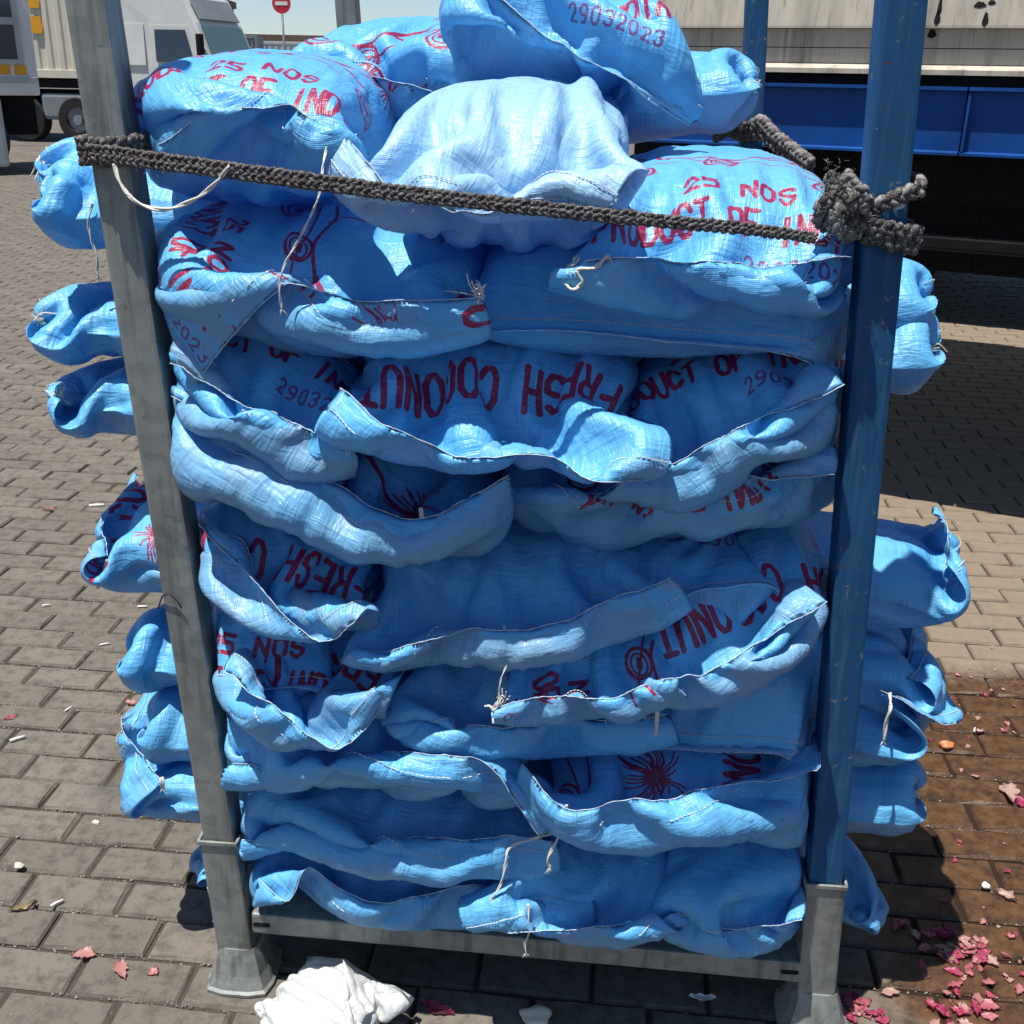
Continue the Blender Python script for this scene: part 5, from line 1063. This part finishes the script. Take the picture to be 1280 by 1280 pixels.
mb = MB(); mb.box((1.86, -.12, 1.95), (.05, .09, .2), None, .02); mb.build('mirror', M['black'], cab)
for x, z, a, c_ in ((1.60, 1.35, .07, .03), (.90, 1.40, .06, .02)): lbox(M['black'], 'door_handle', door, x-a, x+a, -.02, -.005, z-c_, z+c_)
for z in (.95, 1.10): lbox(M['black'], 'grille_slat', cab, 2.025, 2.045, .5, W2-.5, z, z+.06)
for y in (.12, W2-.42): lbox(M['whitep'], 'headlight', cab, 2.03, 2.06, y, y+.3, .80, .94, .01)
for x in (1.05, 1.25, 1.45): lbox(M['orange'], 'marker_light', cab, x, x+.05, .30, .36, 2.93, 2.985)
lbox(M['black'], 'step', cab, .75, 1.1, -.03, .1, .45, .60, .01); lbox(M['midgrey'], 'fuel_tank', lor, -1.9, -.6, .05, .55, .45, .98, .08)
wheel(lor, 1.25, .0, .48, .48, .3, M['steel']); lbox(M['black'], 'chassis', lor, -11.5, 1.4, .5, 1.7, .62, 1.02); lbox(M['black'], 'deck', lor, -11.6, -.35, .05, 2.3, 1.08, 1.24)
ct = container(lor, M['cream'], -11.8, -.30, .0, 2.4, 1.27, 3.85)
for x in (-10.6, -9.4, -8.2, -2.3, -1.1): wheel(lor, x, .02, .46, .46, .3, M['steel'])
for a, b, z0, z1 in ((-7.2, -5.6, .45, .95), (-5.0, -3.2, .5, .9)): lbox(M['black'], 'side_guard', lor, a, b, .04, .12, z0, z1, .02)
for x, z in CSTICK: lbox(M['orange'], 'sticker', ct, x-.13, x+.13, -.012, -.004, z-.16, z+.16)
lo2 = tag(local_root('lorry', LORRY2, R(33)), 'pale lorry cab cut off by the left edge, with barred window and orange stickers', 'lorry')
# right-hand edge of the bodywork at x = 0, goes left
bd = lbox(M['white'], 'body', lo2, -2.3, 0, 0, 2.3, 1.12, 3.6, .04); lbox(M['greypaint'], 'sill', bd, -2.3, -.02, -.03, .02, 1.30, 1.38, .01)
wf = lbox(M['greypaint'], 'window_frame', bd, -1.2, -.17, -.035, -.002, 1.55, 2.75, .02)
for z0, z1 in ((1.62, 2.08), (2.18, 2.68)): lbox(M['dglass'], 'pane', wf, -1.12, -.25, -.045, -.036, z0, z1)
for x in (-.22, -.44): lbox(M['orange'], 'sticker', bd, x-.09, x+.07, -.012, -.002, 1.41, 1.54)
lbox(M['greypaint'], 'bumper', lo2, -2.2, -.56, -.05, .25, .12, 1.10, .05); wheel(lo2, -1.0, .05, .5, .5, .3, M['steel']); lbox(M['black'], 'chassis', lo2, -2.2, -.05, .45, 1.8, .55, 1.1)

# ------------------------------------------------------------------ far yard: containers, wall, poles, sign
fc = tag(local_root('shipping_container', FAR['c1'][:3], R(10)), 'dark grey container parked behind the white cab', 'container'); container(fc, M['midgrey'], 0, FAR['c1'][3], 0, 2.4, .0, FAR['c1'][4])
fw = tag(local_root('shipping_container', FAR['c2'][:3], R(14)), 'long off-white container standing far off to the right of the round red sign', 'container'); container(fw, M['white'], 0, FAR['c2'][3], 0, 2.4, .0, FAR['c2'][4])
fw2 = tag(local_root('warehouse', FAR['w'][:3], R(12)), 'low pale flat-roofed shed along the far edge of the yard', 'building')
lbox(M['white'], 'wall', fw2, 0, 60, 0, 12, 0, 3.9); lbox(M['brown'], 'roof_edge', fw2, -.3, 60.3, -.3, 12.3, 3.91, 4.5)
for k in range(11): lbox(M['midgrey'], 'shutter', fw2, 2+k*5.2, 5.4+k*5.2, -.06, -.005, .02, 3.0)
bb = tag(local_root('building', FAR['b'][:3], R(8)), 'brown flat-topped building behind the white cab', 'building'); lbox(M['brown'], 'wall', bb, 0, FAR['b'][3], 0, 10, 0, FAR['b'][4]); lbox(M['brown'], 'parapet', bb, -.2, FAR['b'][3]+.2, -.2, 10.2, FAR['b'][4]+.01, FAR['b'][4]+.5)
lbox(M['midgrey'], 'roof_tank', bb, .5, 1.3, 2, 3, FAR['b'][4]+.51, FAR['b'][4]+1.1)
lpole = tag(empty('light_pole', FAR['pole']), 'thin grey lamp pole rising behind the dark grey container', 'pole')
mb = MB(); mb.tube([(0, 0, 0), (0, 0, 9)], [.12, .08], 12); mb.build('pole', M['steel'], lpole, smooth=True); mb = MB(); mb.tube([(0, 0, 8.9), (.4, -.2, 9.2), (1.2, -.5, 9.3)], .05, 8); mb.build('arm', M['steel'], lpole); mb = MB(); mb.box((1.5, -.6, 9.28), (.35, .15, .06), None, .03); mb.build('lamp_head', M['midgrey'], lpole)
sg = tag(empty('road_sign', FAR['sign']), 'round red no entry sign on a slim post far off', 'sign')
sz = FAR['signz']; mb = MB(); mb.tube([(0, 0, 0), (0, 0, sz+.3)], .035, 8); mb.build('post', M['steel'], sg, smooth=True)
mb = MB(); mb.tube([(0, -.03, sz), (0, -.06, sz)], .30, 28); mb.build('disc', M['red'], sg); lbox(M['whitep'], 'white_bar', sg, -.20, .20, -.068, -.061, sz-.055, sz+.055)
bo = tag(empty('bollard', FAR['boll']), 'short dark bollard in front of the long off-white container', 'bollard')
mb = MB(); mb.tube([(0, 0, 0), (0, 0, 1.0), (0, 0, 1.06)], [.09, .09, .05], 12); mb.build('shaft', M['black'], bo, smooth=True); mb = MB(); mb.tube([(0, 0, .8), (0, 0, .92)], .094, 12); mb.build('band', M['whitep'], bo)

# ------------------------------------------------------------------ litter on the paving
def skin_mesh(rr, L, W, curl):
    nu, nv = 11, 8; vs = []; jag = [rr.uniform(.55, 1.15) for _ in range(nu)]
    for i in range(nu):
        u = i/(nu-1)*2-1; wv = W*max(.06, (1-abs(u)**2.2))*jag[i]
        for j in range(nv):
            v = j/(nv-1)*2-1; vs.append((L*u*(1-.18*v*v)+rr.gauss(0, L*.05), wv*v+L*.25*(u*u-.4)*jag[0], max(.0012, curl*(v*v*.9+.35*u*u)*W+.22*W*math.sin(6*u+3*v+rr.uniform(-.5, .5))*abs(v)+W*.14+rr.gauss(0, W*.06))))
    mb = MB(); mb.add(vs, [(i*nv+j, (i+1)*nv+j, (i+1)*nv+j+1, i*nv+j+1) for i in range(nu-1) for j in range(nv-1)]); return mb
rl_ = random.Random(21)
skinm = [skin_mesh(rl_, .020, .0105, c).mesh('onion_skin', M['onion'], True) for c in (.3, .6, .9, 1.2, .5, .8)]
for x, y, sc_, lab in SKINS:
    o = link('onion_skin', skinm[rl_.randrange(6)], None, (x, y, rl_.choice((.0, .001, .003)))); o.rotation_euler = (rl_.uniform(-.25, .25), rl_.uniform(-.25, .25), rl_.uniform(0, 6.28)); o.scale = (sc_*rl_.uniform(.8, 1.3), sc_*rl_.uniform(.8, 1.3), sc_*.55)
    tag(o, lab, 'onion skin', 'red onion skins strewn on the paving')
for kind, x, y, s_, a, lab, cat in LITTER:
    mb = MB(); rr = random.Random(int((x+5)*1000))
    if kind == 'stick': mb.tube([(-s_, 0, .004), (-s_*.2, .001, .0045), (s_, 0, .004)], s_*.20, 10); mat = 'butt'
    elif kind == 'chip':
        n = 9; r1 = [s_*rr.uniform(.6, 1.05) for _ in range(n)]; P = [(r1[k]*math.cos(2*math.pi*k/n), .6*r1[k]*math.sin(2*math.pi*k/n)) for k in range(n)]
        mb.add([(p, q, 0) for p, q in P]+[(p*.85, q*.85, s_*.35) for p, q in P], [tuple(range(n)), tuple(range(n, 2*n))]+[(k, (k+1) % n, n+(k+1) % n, n+k) for k in range(n)]); mat = 'wood'
    elif kind in ('pebble', 'peel', 'clod'):
        bm = bmesh.new(); bmesh.ops.create_icosphere(bm, subdivisions=3, radius=1)
        for v in bm.verts: k_ = 1+.13*math.sin(3*v.co.x+x*9)+.10*math.sin(5*v.co.y+2*v.co.z); v.co = Vector((v.co.x*s_*k_, v.co.y*s_*.72*k_, (v.co.z*.5+.45)*s_*k_))
        bm.verts.index_update(); mb.add([v.co[:] for v in bm.verts], [tuple(v.index for v in f.verts) for f in bm.faces]); bm.free(); mat = {'pebble': 'butt', 'peel': 'orskin', 'clod': 'wood'}[kind]
    else:
        mb = skin_mesh(rr, s_, s_*.34, .9); mat = 'leaf' if kind == 'husk' else ('onion' if kind == 'scrap' else 'butt')
    o = mb.build({'stick': 'cigarette_end', 'chip': 'wood_chip', 'pebble': 'garlic_clove', 'peel': 'peel', 'clod': 'stone', 'husk': 'dry_husk', 'scrap': 'red_scrap'}.get(kind, 'paper_scrap'), M[mat], None, smooth=kind not in ('chip',), loc=(x, y, .001)); o.rotation_euler = (0, 0, R(a)); tag(o, lab, cat)
